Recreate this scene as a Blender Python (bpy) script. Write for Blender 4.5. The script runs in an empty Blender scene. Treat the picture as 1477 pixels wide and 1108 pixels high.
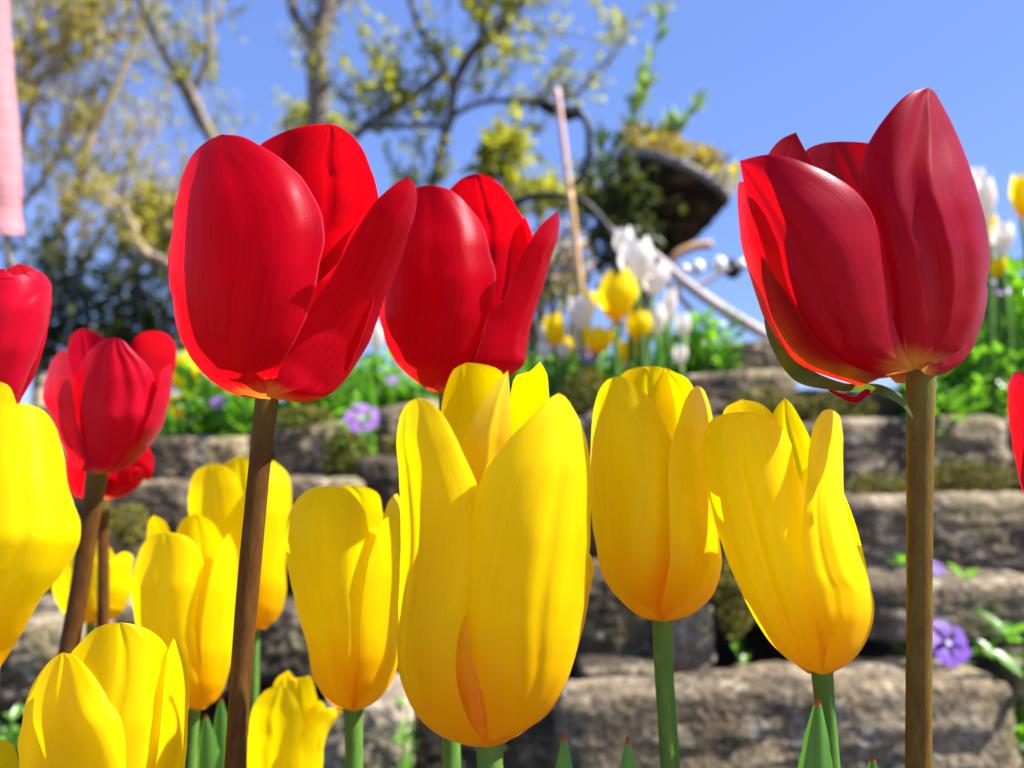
import bpy, math, random
import numpy as np
from mathutils import Vector, noise

S = bpy.context.scene
COL = S.collection
R_ = math.radians

# ------------------------------------------------------------------ camera, sky, sun
PITCH = R_(5.0)
LENS = 27.7
CAM = Vector((0.0, 0.0, 0.35))
F = 1477 * LENS / 36.0
cd = bpy.data.cameras.new('camera')
cd.lens = LENS; cd.sensor_width = 36.0
cd.clip_start = 0.005; cd.clip_end = 3000
cd.dof.use_dof = True
cd.dof.focus_distance = 0.143
cd.dof.aperture_fstop = 15.0
cam = bpy.data.objects.new('camera', cd); COL.objects.link(cam)
cam.location = CAM; cam.rotation_euler = (R_(90) + PITCH, 0, 0)
S.camera = cam

SUN_EL, SUN_AZ = R_(48), R_(99)          # azimuth clockwise from the view direction
W = bpy.data.worlds.new('World'); S.world = W; W.use_nodes = True
nt = W.node_tree; nt.nodes.clear()
sky = nt.nodes.new('ShaderNodeTexSky'); sky.sky_type = 'NISHITA'; sky.sun_disc = False
sky.sun_elevation = SUN_EL; sky.sun_rotation = SUN_AZ
sky.air_density = 1.0; sky.dust_density = 0.3; sky.ozone_density = 3.0
hs = nt.nodes.new('ShaderNodeHueSaturation'); hs.inputs['Hue'].default_value = 0.515; hs.inputs['Saturation'].default_value = 1.1
bg = nt.nodes.new('ShaderNodeBackground'); bg.inputs['Strength'].default_value = 0.078
wo = nt.nodes.new('ShaderNodeOutputWorld')
even = nt.nodes.new('ShaderNodeMix'); even.data_type = 'RGBA'; even.inputs[0].default_value = 0.6; even.inputs[7].default_value = (0.92, 1.62, 4.1, 1)   # clear spring air: an even blue
nt.links.new(sky.outputs[0], hs.inputs['Color']); nt.links.new(hs.outputs[0], even.inputs[6]); nt.links.new(even.outputs[2], bg.inputs[0]); nt.links.new(bg.outputs[0], wo.inputs[0])

sd = bpy.data.lights.new('sun', 'SUN'); sd.energy = 4.4; sd.angle = R_(0.5); sd.color = (1.0, 0.95, 0.87)
sun = bpy.data.objects.new('sun', sd); COL.objects.link(sun)
tosun = Vector((math.sin(SUN_AZ) * math.cos(SUN_EL), math.cos(SUN_AZ) * math.cos(SUN_EL), math.sin(SUN_EL)))
sun.rotation_euler = tosun.to_track_quat('Z', 'Y').to_euler()
sun.location = (1, 0, 3)
S.view_settings.view_transform = 'Standard'; S.view_settings.look = 'None'
S.view_settings.exposure = 1.65; S.view_settings.gamma = 1.0
S.render.engine = 'CYCLES'
S.cycles.use_denoising = True
S.cycles.max_bounces = 10; S.cycles.transmission_bounces = 8; S.cycles.diffuse_bounces = 5

# ------------------------------------------------------------------ helpers
FW = Vector((0, math.cos(PITCH), math.sin(PITCH)))
UP = Vector((0, -math.sin(PITCH), math.cos(PITCH)))
def P(x, y, d):
    """the place seen at photo position x, y at a distance of d metres along the view"""
    return CAM + d * (FW + Vector((1, 0, 0)) * ((x - 738.5) / F) + UP * ((554 - y) / F))
def PA(x, y, d):
    x = np.asarray(x, float); y = np.asarray(y, float); d = np.asarray(d, float)
    a = (x - 738.5) / F * d; b = (554 - y) / F * d
    return np.stack([CAM.x + a, CAM.y + d * FW.y + b * UP.y, CAM.z + d * FW.z + b * UP.z], -1)

def mesh_obj(name, verts, faces, mat, parent=None, smooth=True, uv=None, ctr=None):
    me = bpy.data.meshes.new(name)
    verts = np.asarray(verts, float)
    org = Vector((0, 0, 0))
    if parent is not None:
        org = parent.location
    elif ctr is not None:
        org = Vector(ctr)
    vv = verts - np.array(org)
    me.from_pydata(vv.tolist(), [], faces)
    if smooth:
        me.polygons.foreach_set('use_smooth', [True] * len(me.polygons))
    if uv is not None:
        ul = me.uv_layers.new(name='UVMap')
        li = np.empty(len(me.loops), dtype=np.int32); me.loops.foreach_get('vertex_index', li)
        ul.data.foreach_set('uv', np.asarray(uv, float)[li].ravel())
    me.materials.append(mat)
    me.update()
    o = bpy.data.objects.new(name, me); COL.objects.link(o)
    if parent is not None:
        o.parent = parent
    else:
        o.location = org
    return o

def tag(o, label, cat, group=None):
    o['label'] = label; o['category'] = cat
    if group: o['group'] = group
    return o
def thing(name, label, cat, loc, group=None):
    o = bpy.data.objects.new(name, None); COL.objects.link(o); o.location = loc
    o.empty_display_size = 0.01
    return tag(o, label, cat, group)

def curve(pts, n, closed=False):
    """smooth curve through points, n samples equally spaced along its length"""
    p = np.asarray(pts, float)
    seg = np.sqrt(((p[1:] - p[:-1]) ** 2).sum(1)) + 1e-9
    s = np.concatenate([[0], np.cumsum(seg)])
    m = np.zeros_like(p)
    dl = (p[1:] - p[:-1]) / seg[:, None]
    m[0] = dl[0]; m[-1] = dl[-1]
    if len(p) > 2:
        w1 = seg[1:][:, None]; w0 = seg[:-1][:, None]
        m[1:-1] = (dl[:-1] * w1 + dl[1:] * w0) / (w0 + w1)
    q = np.linspace(0, s[-1], n)
    i = np.clip(np.searchsorted(s, q, 'right') - 1, 0, len(seg) - 1)
    h = seg[i]; t = ((q - s[i]) / h)[:, None]; h = h[:, None]
    return ((2*t**3 - 3*t**2 + 1) * p[i] + (t**3 - 2*t**2 + t) * h * m[i] + (-2*t**3 + 3*t**2) * p[i+1] + (t**3 - t**2) * h * m[i+1])

def tube(pts, rad, nseg=10, cap=True, lump=0.0, seed=0):
    """verts, faces, uv of a tube"""
    p = np.asarray(pts, float); n = len(p)
    rad = np.broadcast_to(np.asarray(rad, float), (n,)) if np.ndim(rad) == 0 else np.interp(np.linspace(0, 1, n), np.linspace(0, 1, len(rad)), rad)
    tg = np.gradient(p, axis=0); tg /= np.linalg.norm(tg, axis=1)[:, None] + 1e-12
    ref = np.array([1.0, 0, 0]) if abs(tg[0][0]) < 0.8 else np.array([0, 1.0, 0])
    V = []; UV = []
    a = np.linspace(0, 2 * math.pi, nseg, endpoint=False)
    u = ref - tg[0] * ref.dot(tg[0]); u /= np.linalg.norm(u)
    for k in range(n):
        u = u - tg[k] * u.dot(tg[k]); u /= np.linalg.norm(u) + 1e-12
        v = np.cross(tg[k], u)
        r = rad[k] * np.ones(nseg)
        if lump:
            r = r * (1 + lump * np.array([noise.noise(Vector((math.cos(x) * 1.2, math.sin(x) * 1.2 + seed, k * 0.35))) for x in a]))
        V.append(p[k] + (np.cos(a) * r)[:, None] * u + (np.sin(a) * r)[:, None] * v)
        UV += [(x / 6.283, k / (n - 1)) for x in a]
    V = np.concatenate(V)
    Fc = []
    for k in range(n - 1):
        for j in range(nseg):
            j2 = (j + 1) % nseg
            Fc.append((k*nseg + j, k*nseg + j2, (k+1)*nseg + j2, (k+1)*nseg + j))
    if cap:
        Fc.append(tuple(range(nseg - 1, -1, -1))); Fc.append(tuple((n-1)*nseg + j for j in range(nseg)))
    return V, Fc, UV

class Bag:
    def __init__(s): s.v = []; s.f = []; s.uv = []; s.n = 0
    def add(s, V, Fc, UV=None):
        V = np.asarray(V, float)
        s.v.append(V); s.f += [tuple(i + s.n for i in f) for f in Fc]
        s.uv += list(UV) if UV is not None else [(0, 0)] * len(V)
        s.n += len(V)
    def build(s, name, mat, parent=None, smooth=True, ctr=None):
        return mesh_obj(name, np.concatenate(s.v), s.f, mat, parent, smooth, s.uv, ctr)

def grid_faces(nt_, nu):
    return [(a*nu + b, a*nu + b + 1, (a+1)*nu + b + 1, (a+1)*nu + b) for a in range(nt_ - 1) for b in range(nu - 1)]

# ------------------------------------------------------------------ materials
def new_mat(name):
    m = bpy.data.materials.new(name); m.use_nodes = True
    m.node_tree.nodes.clear()
    return m, m.node_tree.nodes, m.node_tree.links
def N(ns, t, **kw):
    n = ns.new(t)
    for k, v in kw.items(): setattr(n, k, v)
    return n
def ramp(ns, stops):
    r = ns.new('ShaderNodeValToRGB'); e = r.color_ramp.elements
    while len(e) < len(stops): e.new(0.5)
    for k, (p, c) in enumerate(stops):
        e[k].position = p; e[k].color = (*c, 1) if len(c) == 3 else c
    return r
def mixc(ns, ls, fac, a, b, mode='MIX'):
    m = ns.new('ShaderNodeMix'); m.data_type = 'RGBA'; m.blend_type = mode
    for k, v in ((0, fac), (6, a), (7, b)):
        if hasattr(v, 'links'): ls.new(v, m.inputs[k])
        elif isinstance(v, (int, float)): m.inputs[k].default_value = v
        else: m.inputs[k].default_value = (*v, 1)
    return m.outputs[2]

def petal_mat(name, col, col2, trans, base, edge, base_end=0.16, tfac=0.5, rough=0.42, vein=0.25, sheen=0.0, spec=0.5, midrib=None, bump=0.3, sheen_tint=(1, 1, 1)):
    m, ns, ls = new_mat(name)
    uv = N(ns, 'ShaderNodeUVMap'); sep = N(ns, 'ShaderNodeSeparateXYZ'); ls.new(uv.outputs[0], sep.inputs[0])
    mp = N(ns, 'ShaderNodeMapping'); ls.new(uv.outputs[0], mp.inputs[0]); mp.inputs['Scale'].default_value = (46, 2.2, 1)
    nz = N(ns, 'ShaderNodeTexNoise'); nz.inputs['Scale'].default_value = 1.0; nz.inputs['Detail'].default_value = 4; ls.new(mp.outputs[0], nz.inputs['Vector'])
    nzb = N(ns, 'ShaderNodeTexNoise'); nzb.inputs['Scale'].default_value = 5.0; nzb.inputs['Detail'].default_value = 3; ls.new(uv.outputs[0], nzb.inputs['Vector'])
    dis = N(ns, 'ShaderNodeVectorMath', operation='SCALE'); ls.new(nzb.outputs['Color'], dis.inputs[0]); dis.inputs['Scale'].default_value = 1.6
    vad = N(ns, 'ShaderNodeVectorMath', operation='ADD'); ls.new(mp.outputs[0], vad.inputs[0]); ls.new(dis.outputs[0], vad.inputs[1]); ls.new(vad.outputs[0], nz.inputs['Vector'])
    vr = ramp(ns, [(0.36, (0, 0, 0)), (0.64, (1, 1, 1))]); ls.new(nz.outputs['Fac'], vr.inputs[0])
    c = mixc(ns, ls, vr.outputs[0], col, col2)
    mu = N(ns, 'ShaderNodeMath', operation='MULTIPLY'); ls.new(vr.outputs[0], mu.inputs[0]); rb = ramp(ns, [(0.38, (0.15, 0.15, 0.15)), (0.66, (1, 1, 1))]); ls.new(nzb.outputs['Fac'], rb.inputs[0]); vb = N(ns, 'ShaderNodeMath', operation='MULTIPLY'); ls.new(rb.outputs[0], vb.inputs[0]); vb.inputs[1].default_value = vein; ls.new(vb.outputs[0], mu.inputs[1])
    c = mixc(ns, ls, mu.outputs[0], col, col2)
    # every petal a shade of its own, a few specks and pale longitudinal streaks
    oi = N(ns, 'ShaderNodeObjectInfo')
    ro = ramp(ns, [(0.0, (0.90, 0.88, 0.9)), (1.0, (1.06, 1.05, 1.0))]); ls.new(oi.outputs['Random'], ro.inputs[0])
    c = mixc(ns, ls, 1.0, c, ro.outputs[0], 'MULTIPLY')
    vmp = N(ns, 'ShaderNodeMapping'); ls.new(uv.outputs[0], vmp.inputs[0]); vmp.inputs['Scale'].default_value = (9, 15, 1); ls.new(oi.outputs['Random'], vmp.inputs['Location'])
    vo = N(ns, 'ShaderNodeTexVoronoi'); vo.inputs['Scale'].default_value = 1.0; ls.new(vmp.outputs[0], vo.inputs['Vector'])
    vs = N(ns, 'ShaderNodeSeparateXYZ'); ls.new(vo.outputs['Color'], vs.inputs[0])
    vth = N(ns, 'ShaderNodeMath', operation='MULTIPLY'); ls.new(vs.outputs[0], vth.inputs[0]); vth.inputs[1].default_value = 0.055
    vlt = N(ns, 'ShaderNodeMath', operation='LESS_THAN'); ls.new(vo.outputs['Distance'], vlt.inputs[0]); ls.new(vth.outputs[0], vlt.inputs[1])
    vg = N(ns, 'ShaderNodeMath', operation='GREATER_THAN'); ls.new(vs.outputs[1], vg.inputs[0]); vg.inputs[1].default_value = 0.62
    vm = N(ns, 'ShaderNodeMath', operation='MULTIPLY'); ls.new(vlt.outputs[0], vm.inputs[0]); ls.new(vg.outputs[0], vm.inputs[1])
    vm2 = N(ns, 'ShaderNodeMath', operation='MULTIPLY'); ls.new(vm.outputs[0], vm2.inputs[0]); vm2.inputs[1].default_value = 0.55
    c = mixc(ns, ls, vm2.outputs[0], c, (0.22, 0.09, 0.01))
    # large soft blotches
    n2 = N(ns, 'ShaderNodeTexNoise'); n2.inputs['Scale'].default_value = 3.0; n2.inputs['Detail'].default_value = 2; ls.new(uv.outputs[0], n2.inputs['Vector'])
    b2 = ramp(ns, [(0.35, (0.86, 0.86, 0.86)), (0.65, (1, 1, 1))]); ls.new(n2.outputs['Fac'], b2.inputs[0])
    c = mixc(ns, ls, 1.0, c, b2.outputs[0], 'MULTIPLY')
    # pigment of the claw (base of the petal)
    br = ramp(ns, [(0.0, (1, 1, 1)), (base_end * 0.35, (0.7, 0.7, 0.7)), (base_end, (0, 0, 0))])
    ad = N(ns, 'ShaderNodeMath', operation='MULTIPLY_ADD'); ls.new(nz.outputs['Fac'], ad.inputs[0]); ad.inputs[1].default_value = 0.10; ls.new(sep.outputs[1], ad.inputs[2])
    sb = N(ns, 'ShaderNodeMath', operation='SUBTRACT'); ls.new(ad.outputs[0], sb.inputs[0]); sb.inputs[1].default_value = 0.05
    ls.new(sb.outputs[0], br.inputs[0])
    c = mixc(ns, ls, br.outputs[0], c, base)
    tc = mixc(ns, ls, br.outputs[0], trans, base)
    tm = mixc(ns, ls, mu.outputs[0], (1, 1, 1), (0.72, 0.72, 0.72))
    tc = mixc(ns, ls, 1.0, tc, tm, 'MULTIPLY')
    # thin pale rim
    cv = N(ns, 'ShaderNodeMath', operation='SUBTRACT'); ls.new(sep.outputs[0], cv.inputs[0]); cv.inputs[1].default_value = 0.5
    ab = N(ns, 'ShaderNodeMath', operation='ABSOLUTE'); ls.new(cv.outputs[0], ab.inputs[0])
    er = ramp(ns, [(0.485, (0, 0, 0)), (0.5, (0.8, 0.8, 0.8))]); ls.new(ab.outputs[0], er.inputs[0])
    c = mixc(ns, ls, er.outputs[0], c, edge)
    if midrib:
        mr = ramp(ns, [(0.0, (0.8, 0.8, 0.8)), (0.03, (0, 0, 0))]); ls.new(ab.outputs[0], mr.inputs[0])
        c = mixc(ns, ls, mr.outputs[0], c, midrib)
    # fine cell structure and ribs
    mp3 = N(ns, 'ShaderNodeMapping'); ls.new(uv.outputs[0], mp3.inputs[0]); mp3.inputs['Scale'].default_value = (55, 190, 1)
    n3 = N(ns, 'ShaderNodeTexNoise'); n3.inputs['Scale'].default_value = 1.0; n3.inputs['Detail'].default_value = 2; ls.new(mp3.outputs[0], n3.inputs['Vector'])
    nzs = N(ns, 'ShaderNodeMath', operation='MULTIPLY'); ls.new(nz.outputs['Fac'], nzs.inputs[0]); nzs.inputs[1].default_value = 0.35
    hsum = N(ns, 'ShaderNodeMath', operation='MULTIPLY_ADD'); ls.new(n3.outputs['Fac'], hsum.inputs[0]); hsum.inputs[1].default_value = 0.22; ls.new(nzs.outputs[0], hsum.inputs[2])
    bp = N(ns, 'ShaderNodeBump'); bp.inputs['Strength'].default_value = bump; bp.inputs['Distance'].default_value = 0.0006; ls.new(hsum.outputs[0], bp.inputs['Height'])
    pr = N(ns, 'ShaderNodeBsdfPrincipled'); ls.new(c, pr.inputs['Base Color']); pr.inputs['Roughness'].default_value = rough
    pr.inputs['Specular IOR Level'].default_value = spec; pr.inputs['Specular Tint'].default_value = (*sheen_tint, 1)
    pr.inputs['Sheen Weight'].default_value = sheen; pr.inputs['Sheen Roughness'].default_value = 0.35; pr.inputs['Sheen Tint'].default_value = (*sheen_tint, 1)
    ls.new(bp.outputs[0], pr.inputs['Normal'])
    tr = N(ns, 'ShaderNodeBsdfTranslucent'); ls.new(tc, tr.inputs[0])
    mx = N(ns, 'ShaderNodeMixShader'); mx.inputs[0].default_value = tfac
    ls.new(pr.outputs[0], mx.inputs[1]); ls.new(tr.outputs[0], mx.inputs[2])
    out = N(ns, 'ShaderNodeOutputMaterial'); ls.new(mx.outputs[0], out.inputs[0])
    return m

def plain(name, c1, c2, scale=30, rough=0.6, bump=0.3, dist=0.002, trans=None, tfac=0.4, c3=None, stretch=(1, 1, 1), spec=0.4, coord='Object', detail=6):
    m, ns, ls = new_mat(name)
    tcn = N(ns, 'ShaderNodeTexCoord')
    mp = N(ns, 'ShaderNodeMapping'); ls.new(tcn.outputs[coord], mp.inputs[0]); mp.inputs['Scale'].default_value = stretch
    nz = N(ns, 'ShaderNodeTexNoise'); nz.inputs['Scale'].default_value = scale; nz.inputs['Detail'].default_value = detail; ls.new(mp.outputs[0], nz.inputs['Vector'])
    st = [(0.3, c1), (0.7, c2)] if c3 is None else [(0.3, c1), (0.52, c2), (0.7, c3)]
    r = ramp(ns, st); ls.new(nz.outputs['Fac'], r.inputs[0])
    bp = N(ns, 'ShaderNodeBump'); bp.inputs['Strength'].default_value = bump; bp.inputs['Distance'].default_value = dist; ls.new(nz.outputs['Fac'], bp.inputs['Height'])
    pr = N(ns, 'ShaderNodeBsdfPrincipled'); ls.new(r.outputs[0], pr.inputs['Base Color']); pr.inputs['Roughness'].default_value = rough
    pr.inputs['Specular IOR Level'].default_value = spec
    ls.new(bp.outputs[0], pr.inputs['Normal'])
    out = N(ns, 'ShaderNodeOutputMaterial')
    if trans:
        tr = N(ns, 'ShaderNodeBsdfTranslucent'); tr.inputs[0].default_value = (*trans, 1)
        mx = N(ns, 'ShaderNodeMixShader'); mx.inputs[0].default_value = tfac
        ls.new(pr.outputs[0], mx.inputs[1]); ls.new(tr.outputs[0], mx.inputs[2]); ls.new(mx.outputs[0], out.inputs[0])
    else:
        ls.new(pr.outputs[0], out.inputs[0])
    return m

def stone_mat(name, c1, c2, c3, lichen=(0.33, 0.29, 0.22)):
    m, ns, ls = new_mat(name)
    tcn = N(ns, 'ShaderNodeTexCoord')
    nz = N(ns, 'ShaderNodeTexNoise'); nz.inputs['Scale'].default_value = 26; nz.inputs['Detail'].default_value = 8; nz.inputs['Roughness'].default_value = 0.65; ls.new(tcn.outputs['Object'], nz.inputs['Vector'])
    r = ramp(ns, [(0.32, c1), (0.5, c2), (0.68, c3)]); ls.new(nz.outputs['Fac'], r.inputs[0])
    n2 = N(ns, 'ShaderNodeTexNoise'); n2.inputs['Scale'].default_value = 60; n2.inputs['Detail'].default_value = 5; ls.new(tcn.outputs['Object'], n2.inputs['Vector'])
    r2 = ramp(ns, [(0.55, (0, 0, 0)), (0.66, (1, 1, 1))]); ls.new(n2.outputs['Fac'], r2.inputs[0])
    c = mixc(ns, ls, r2.outputs[0], r.outputs[0], lichen)
    n4 = N(ns, 'ShaderNodeTexNoise'); n4.inputs['Scale'].default_value = 14; n4.inputs['Detail'].default_value = 6; ls.new(tcn.outputs['Object'], n4.inputs['Vector'])
    r4 = ramp(ns, [(0.42, (1, 1, 1)), (0.55, (0, 0, 0))]); ls.new(n4.outputs['Fac'], r4.inputs[0])
    mu = N(ns, 'ShaderNodeMath', operation='MULTIPLY'); ls.new(r4.outputs[0], mu.inputs[0]); mu.inputs[1].default_value = 0.55
    c = mixc(ns, ls, mu.outputs[0], c, (0.035, 0.028, 0.02))
    n5 = N(ns, 'ShaderNodeTexNoise'); n5.inputs['Scale'].default_value = 240; n5.inputs['Detail'].default_value = 3; ls.new(tcn.outputs['Object'], n5.inputs['Vector'])
    r5 = ramp(ns, [(0.36, (0.55, 0.55, 0.55)), (0.5, (1, 1, 1)), (0.68, (1.35, 1.35, 1.3))]); ls.new(n5.outputs['Fac'], r5.inputs[0])
    c = mixc(ns, ls, 1.0, c, r5.outputs[0], 'MULTIPLY')
    n6 = N(ns, 'ShaderNodeTexNoise'); n6.inputs['Scale'].default_value = 9; n6.inputs['Detail'].default_value = 5; ls.new(tcn.outputs['Object'], n6.inputs['Vector'])
    r6 = ramp(ns, [(0.60, (0, 0, 0)), (0.70, (0.6, 0.6, 0.6))]); ls.new(n6.outputs['Fac'], r6.inputs[0])
    c = mixc(ns, ls, r6.outputs[0], c, (0.13, 0.12, 0.03))
    vo = N(ns, 'ShaderNodeTexNoise'); vo.inputs['Scale'].default_value = 130; vo.inputs['Detail'].default_value = 6; ls.new(tcn.outputs['Object'], vo.inputs['Vector'])
    ad = N(ns, 'ShaderNodeMath', operation='ADD'); ls.new(nz.outputs['Fac'], ad.inputs[0]); ls.new(vo.outputs['Fac'], ad.inputs[1])
    bp = N(ns, 'ShaderNodeBump'); bp.inputs['Strength'].default_value = 0.8; bp.inputs['Distance'].default_value = 0.006; ls.new(ad.outputs[0], bp.inputs['Height'])
    pr = N(ns, 'ShaderNodeBsdfPrincipled'); ls.new(c, pr.inputs['Base Color']); pr.inputs['Roughness'].default_value = 0.85; pr.inputs['Specular IOR Level'].default_value = 0.25
    ls.new(bp.outputs[0], pr.inputs['Normal'])
    out = N(ns, 'ShaderNodeOutputMaterial'); ls.new(pr.outputs[0], out.inputs[0])
    return m

def stem_mat(name, c1, c2, c3, top=(0.10, 0.16, 0.03)):
    m, ns, ls = new_mat(name)
    uv = N(ns, 'ShaderNodeUVMap')
    mp = N(ns, 'ShaderNodeMapping'); ls.new(uv.outputs[0], mp.inputs[0]); mp.inputs['Scale'].default_value = (5, 34, 1)
    nz = N(ns, 'ShaderNodeTexNoise'); nz.inputs['Scale'].default_value = 1.0; nz.inputs['Detail'].default_value = 7; nz.inputs['Roughness'].default_value = 0.7; ls.new(mp.outputs[0], nz.inputs['Vector'])
    r = ramp(ns, [(0.3, c1), (0.5, c2), (0.72, c3)]); ls.new(nz.outputs['Fac'], r.inputs[0])
    mp2 = N(ns, 'ShaderNodeMapping'); ls.new(uv.outputs[0], mp2.inputs[0]); mp2.inputs['Scale'].default_value = (70, 200, 1)
    n2 = N(ns, 'ShaderNodeTexNoise'); n2.inputs['Scale'].default_value = 1.0; n2.inputs['Detail'].default_value = 3; ls.new(mp2.outputs[0], n2.inputs['Vector'])
    r2 = ramp(ns, [(0.3, (0.88, 0.88, 0.88)), (0.7, (1.1, 1.1, 1.1))]); ls.new(n2.outputs['Fac'], r2.inputs[0])
    c = mixc(ns, ls, 1.0, r.outputs[0], r2.outputs[0], 'MULTIPLY')
    sp = N(ns, 'ShaderNodeSeparateXYZ'); ls.new(uv.outputs[0], sp.inputs[0])
    rt = ramp(ns, [(0.0, (1, 1, 1)), (0.055, (0, 0, 0))]); ls.new(sp.outputs[1], rt.inputs[0])
    c = mixc(ns, ls, rt.outputs[0], c, top)
    bp = N(ns, 'ShaderNodeBump'); bp.inputs['Strength'].default_value = 0.35; bp.inputs['Distance'].default_value = 0.0004; ls.new(n2.outputs['Fac'], bp.inputs['Height'])
    pr = N(ns, 'ShaderNodeBsdfPrincipled'); ls.new(c, pr.inputs['Base Color']); pr.inputs['Roughness'].default_value = 0.55; pr.inputs['Specular IOR Level'].default_value = 0.2
    pr.inputs['Subsurface Weight'].default_value = 0.15; pr.inputs['Subsurface Radius'].default_value = (0.002, 0.002, 0.0005); pr.inputs['Subsurface Scale'].default_value = 0.5
    ls.new(bp.outputs[0], pr.inputs['Normal'])
    out = N(ns, 'ShaderNodeOutputMaterial'); ls.new(pr.outputs[0], out.inputs[0])
    return m

M = {}
M['red'] = petal_mat('petal_red', (0.42, 0.0010, 0.013), (0.20, 0.0006, 0.008), (0.95, 0.002, 0.008), (0.75, 0.30, 0.03), (0.75, 0.05, 0.10), base_end=0.07, tfac=0.52, rough=0.36, vein=0.65, sheen=0.03, spec=0.16, sheen_tint=(1.0, 0.35, 0.5), bump=0.2)
M['crimson'] = petal_mat('petal_crimson', (0.31, 0.0004, 0.012), (0.17, 0.0002, 0.007), (0.80, 0.002, 0.006), (0.70, 0.38, 0.05), (0.55, 0.02, 0.07), base_end=0.10, tfac=0.38, rough=0.34, vein=0.8, sheen=0.04, spec=0.30, sheen_tint=(1.0, 0.36, 0.56), bump=0.16)
M['red_soft'] = petal_mat('petal_rose_red', (0.55, 0.003, 0.03), (0.38, 0.002, 0.02), (0.9, 0.004, 0.01), (0.7, 0.25, 0.05), (0.7, 0.06, 0.12), base_end=0.06, tfac=0.42, rough=0.42, vein=0.4, sheen=0.15, spec=0.35, sheen_tint=(1.0, 0.4, 0.55))
M['yellow'] = petal_mat('petal_yellow', (0.97, 0.74, 0.001), (0.95, 0.65, 0.001), (1.0, 0.83, 0.0), (0.95, 0.40, 0.001), (0.93, 0.76, 0.03), base_end=0.38, tfac=0.52, rough=0.38, vein=0.35, spec=0.4, sheen=0.02, sheen_tint=(1, 0.9, 0.35), bump=0.25)
M['yellow_inner'] = petal_mat('petal_yellow_orange_base', (0.95, 0.70, 0.002), (0.93, 0.62, 0.001), (1.0, 0.72, 0.0), (0.97, 0.31, 0.001), (0.9, 0.66, 0.03), base_end=0.9, tfac=0.45, rough=0.42, vein=0.5)
M['white'] = petal_mat('petal_white', (0.86, 0.82, 0.78), (0.84, 0.74, 0.70), (0.9, 0.86, 0.8), (0.7, 0.66, 0.4), (0.85, 0.8, 0.8), tfac=0.5, vein=0.4)
M['bract'] = plain('bract_green', (0.05, 0.08, 0.02), (0.09, 0.13, 0.03), 120, 0.5, 0.2, 0.0005, (0.12, 0.22, 0.02), 0.3)
M['stem_brown'] = stem_mat('stem_brown_green', (0.050, 0.014, 0.004), (0.085, 0.034, 0.006), (0.12, 0.070, 0.010), (0.10, 0.10, 0.022))
M['stem_olive'] = stem_mat('stem_olive_gold', (0.075, 0.032, 0.006), (0.13, 0.072, 0.010), (0.15, 0.11, 0.016), (0.16, 0.19, 0.035))
M['stem_green'] = stem_mat('stem_green', (0.055, 0.13, 0.02), (0.085, 0.19, 0.028), (0.13, 0.24, 0.045))
M['leaf'] = plain('tulip_leaf', (0.06, 0.19, 0.03), (0.13, 0.32, 0.06), 60, 0.4, 0.25, 0.0006, (0.16, 0.42, 0.03), 0.35, stretch=(6, 6, 0.4))
M['leaf_tip'] = plain('tulip_leaf_red_tip', (0.28, 0.06, 0.02), (0.34, 0.12, 0.03), 60, 0.45, 0.1)
M['vinca'] = plain('periwinkle_leaf', (0.05, 0.17, 0.015), (0.16, 0.36, 0.03), 24, 0.33, 0.1, 0.001, (0.22, 0.55, 0.02), 0.42, spec=0.5)
M['strap'] = plain('strap_leaf', (0.07, 0.24, 0.02), (0.16, 0.40, 0.04), 20, 0.35, 0.1, 0.001, (0.22, 0.6, 0.03), 0.4)
M['purple'] = plain('periwinkle_petal', (0.20, 0.075, 0.55), (0.29, 0.13, 0.66), 80, 0.5, 0.05, 0.0005, (0.36, 0.14, 0.85), 0.45)
M['mauve'] = plain('periwinkle_petal_mauve', (0.36, 0.15, 0.62), (0.48, 0.24, 0.72), 80, 0.5, 0.05, 0.0005, (0.60, 0.25, 0.92), 0.45)
M['purple_eye'] = plain('periwinkle_eye', (0.45, 0.38, 0.70), (0.62, 0.55, 0.80), 80)
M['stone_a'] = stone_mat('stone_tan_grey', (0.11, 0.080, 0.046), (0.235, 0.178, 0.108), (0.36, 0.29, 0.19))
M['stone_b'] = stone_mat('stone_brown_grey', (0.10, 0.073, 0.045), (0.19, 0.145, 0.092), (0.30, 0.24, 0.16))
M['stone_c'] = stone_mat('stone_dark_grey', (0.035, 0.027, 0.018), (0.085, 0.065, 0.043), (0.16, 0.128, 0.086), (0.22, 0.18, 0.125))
M['stone_d'] = stone_mat('stone_pale', (0.17, 0.135, 0.09), (0.28, 0.23, 0.165), (0.37, 0.31, 0.23))
M['brick'] = plain('brick_red', (0.35, 0.08, 0.03), (0.5, 0.15, 0.06), 60, 0.85, 0.5, 0.002)
M['soil'] = plain('soil', (0.010, 0.008, 0.006), (0.030, 0.022, 0.015), 40, 0.95, 0.8, 0.012)
M['path'] = plain('added_bounce_gravel', (0.23, 0.185, 0.13), (0.33, 0.27, 0.20), 80, 0.9, 0.5, 0.004)  # pale surface of the added path, there to reflect sunlight
M['moss'] = plain('moss', (0.07, 0.075, 0.01), (0.20, 0.17, 0.02), 60, 0.9, 0.5, 0.002, (0.2, 0.2, 0.02), 0.25)
M['bark'] = plain('bark_grey_brown', (0.07, 0.057, 0.042), (0.30, 0.25, 0.19), 9, 0.9, 0.7, 0.02, stretch=(1, 1, 0.35))
M['bark_dark'] = plain('bark_dark', (0.06, 0.05, 0.035), (0.16, 0.13, 0.09), 9, 0.9, 0.7, 0.02, stretch=(1, 1, 0.35))
M['twig'] = plain('twig_tan', (0.30, 0.22, 0.13), (0.46, 0.35, 0.22), 12, 0.85, 0.3, 0.01)
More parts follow.
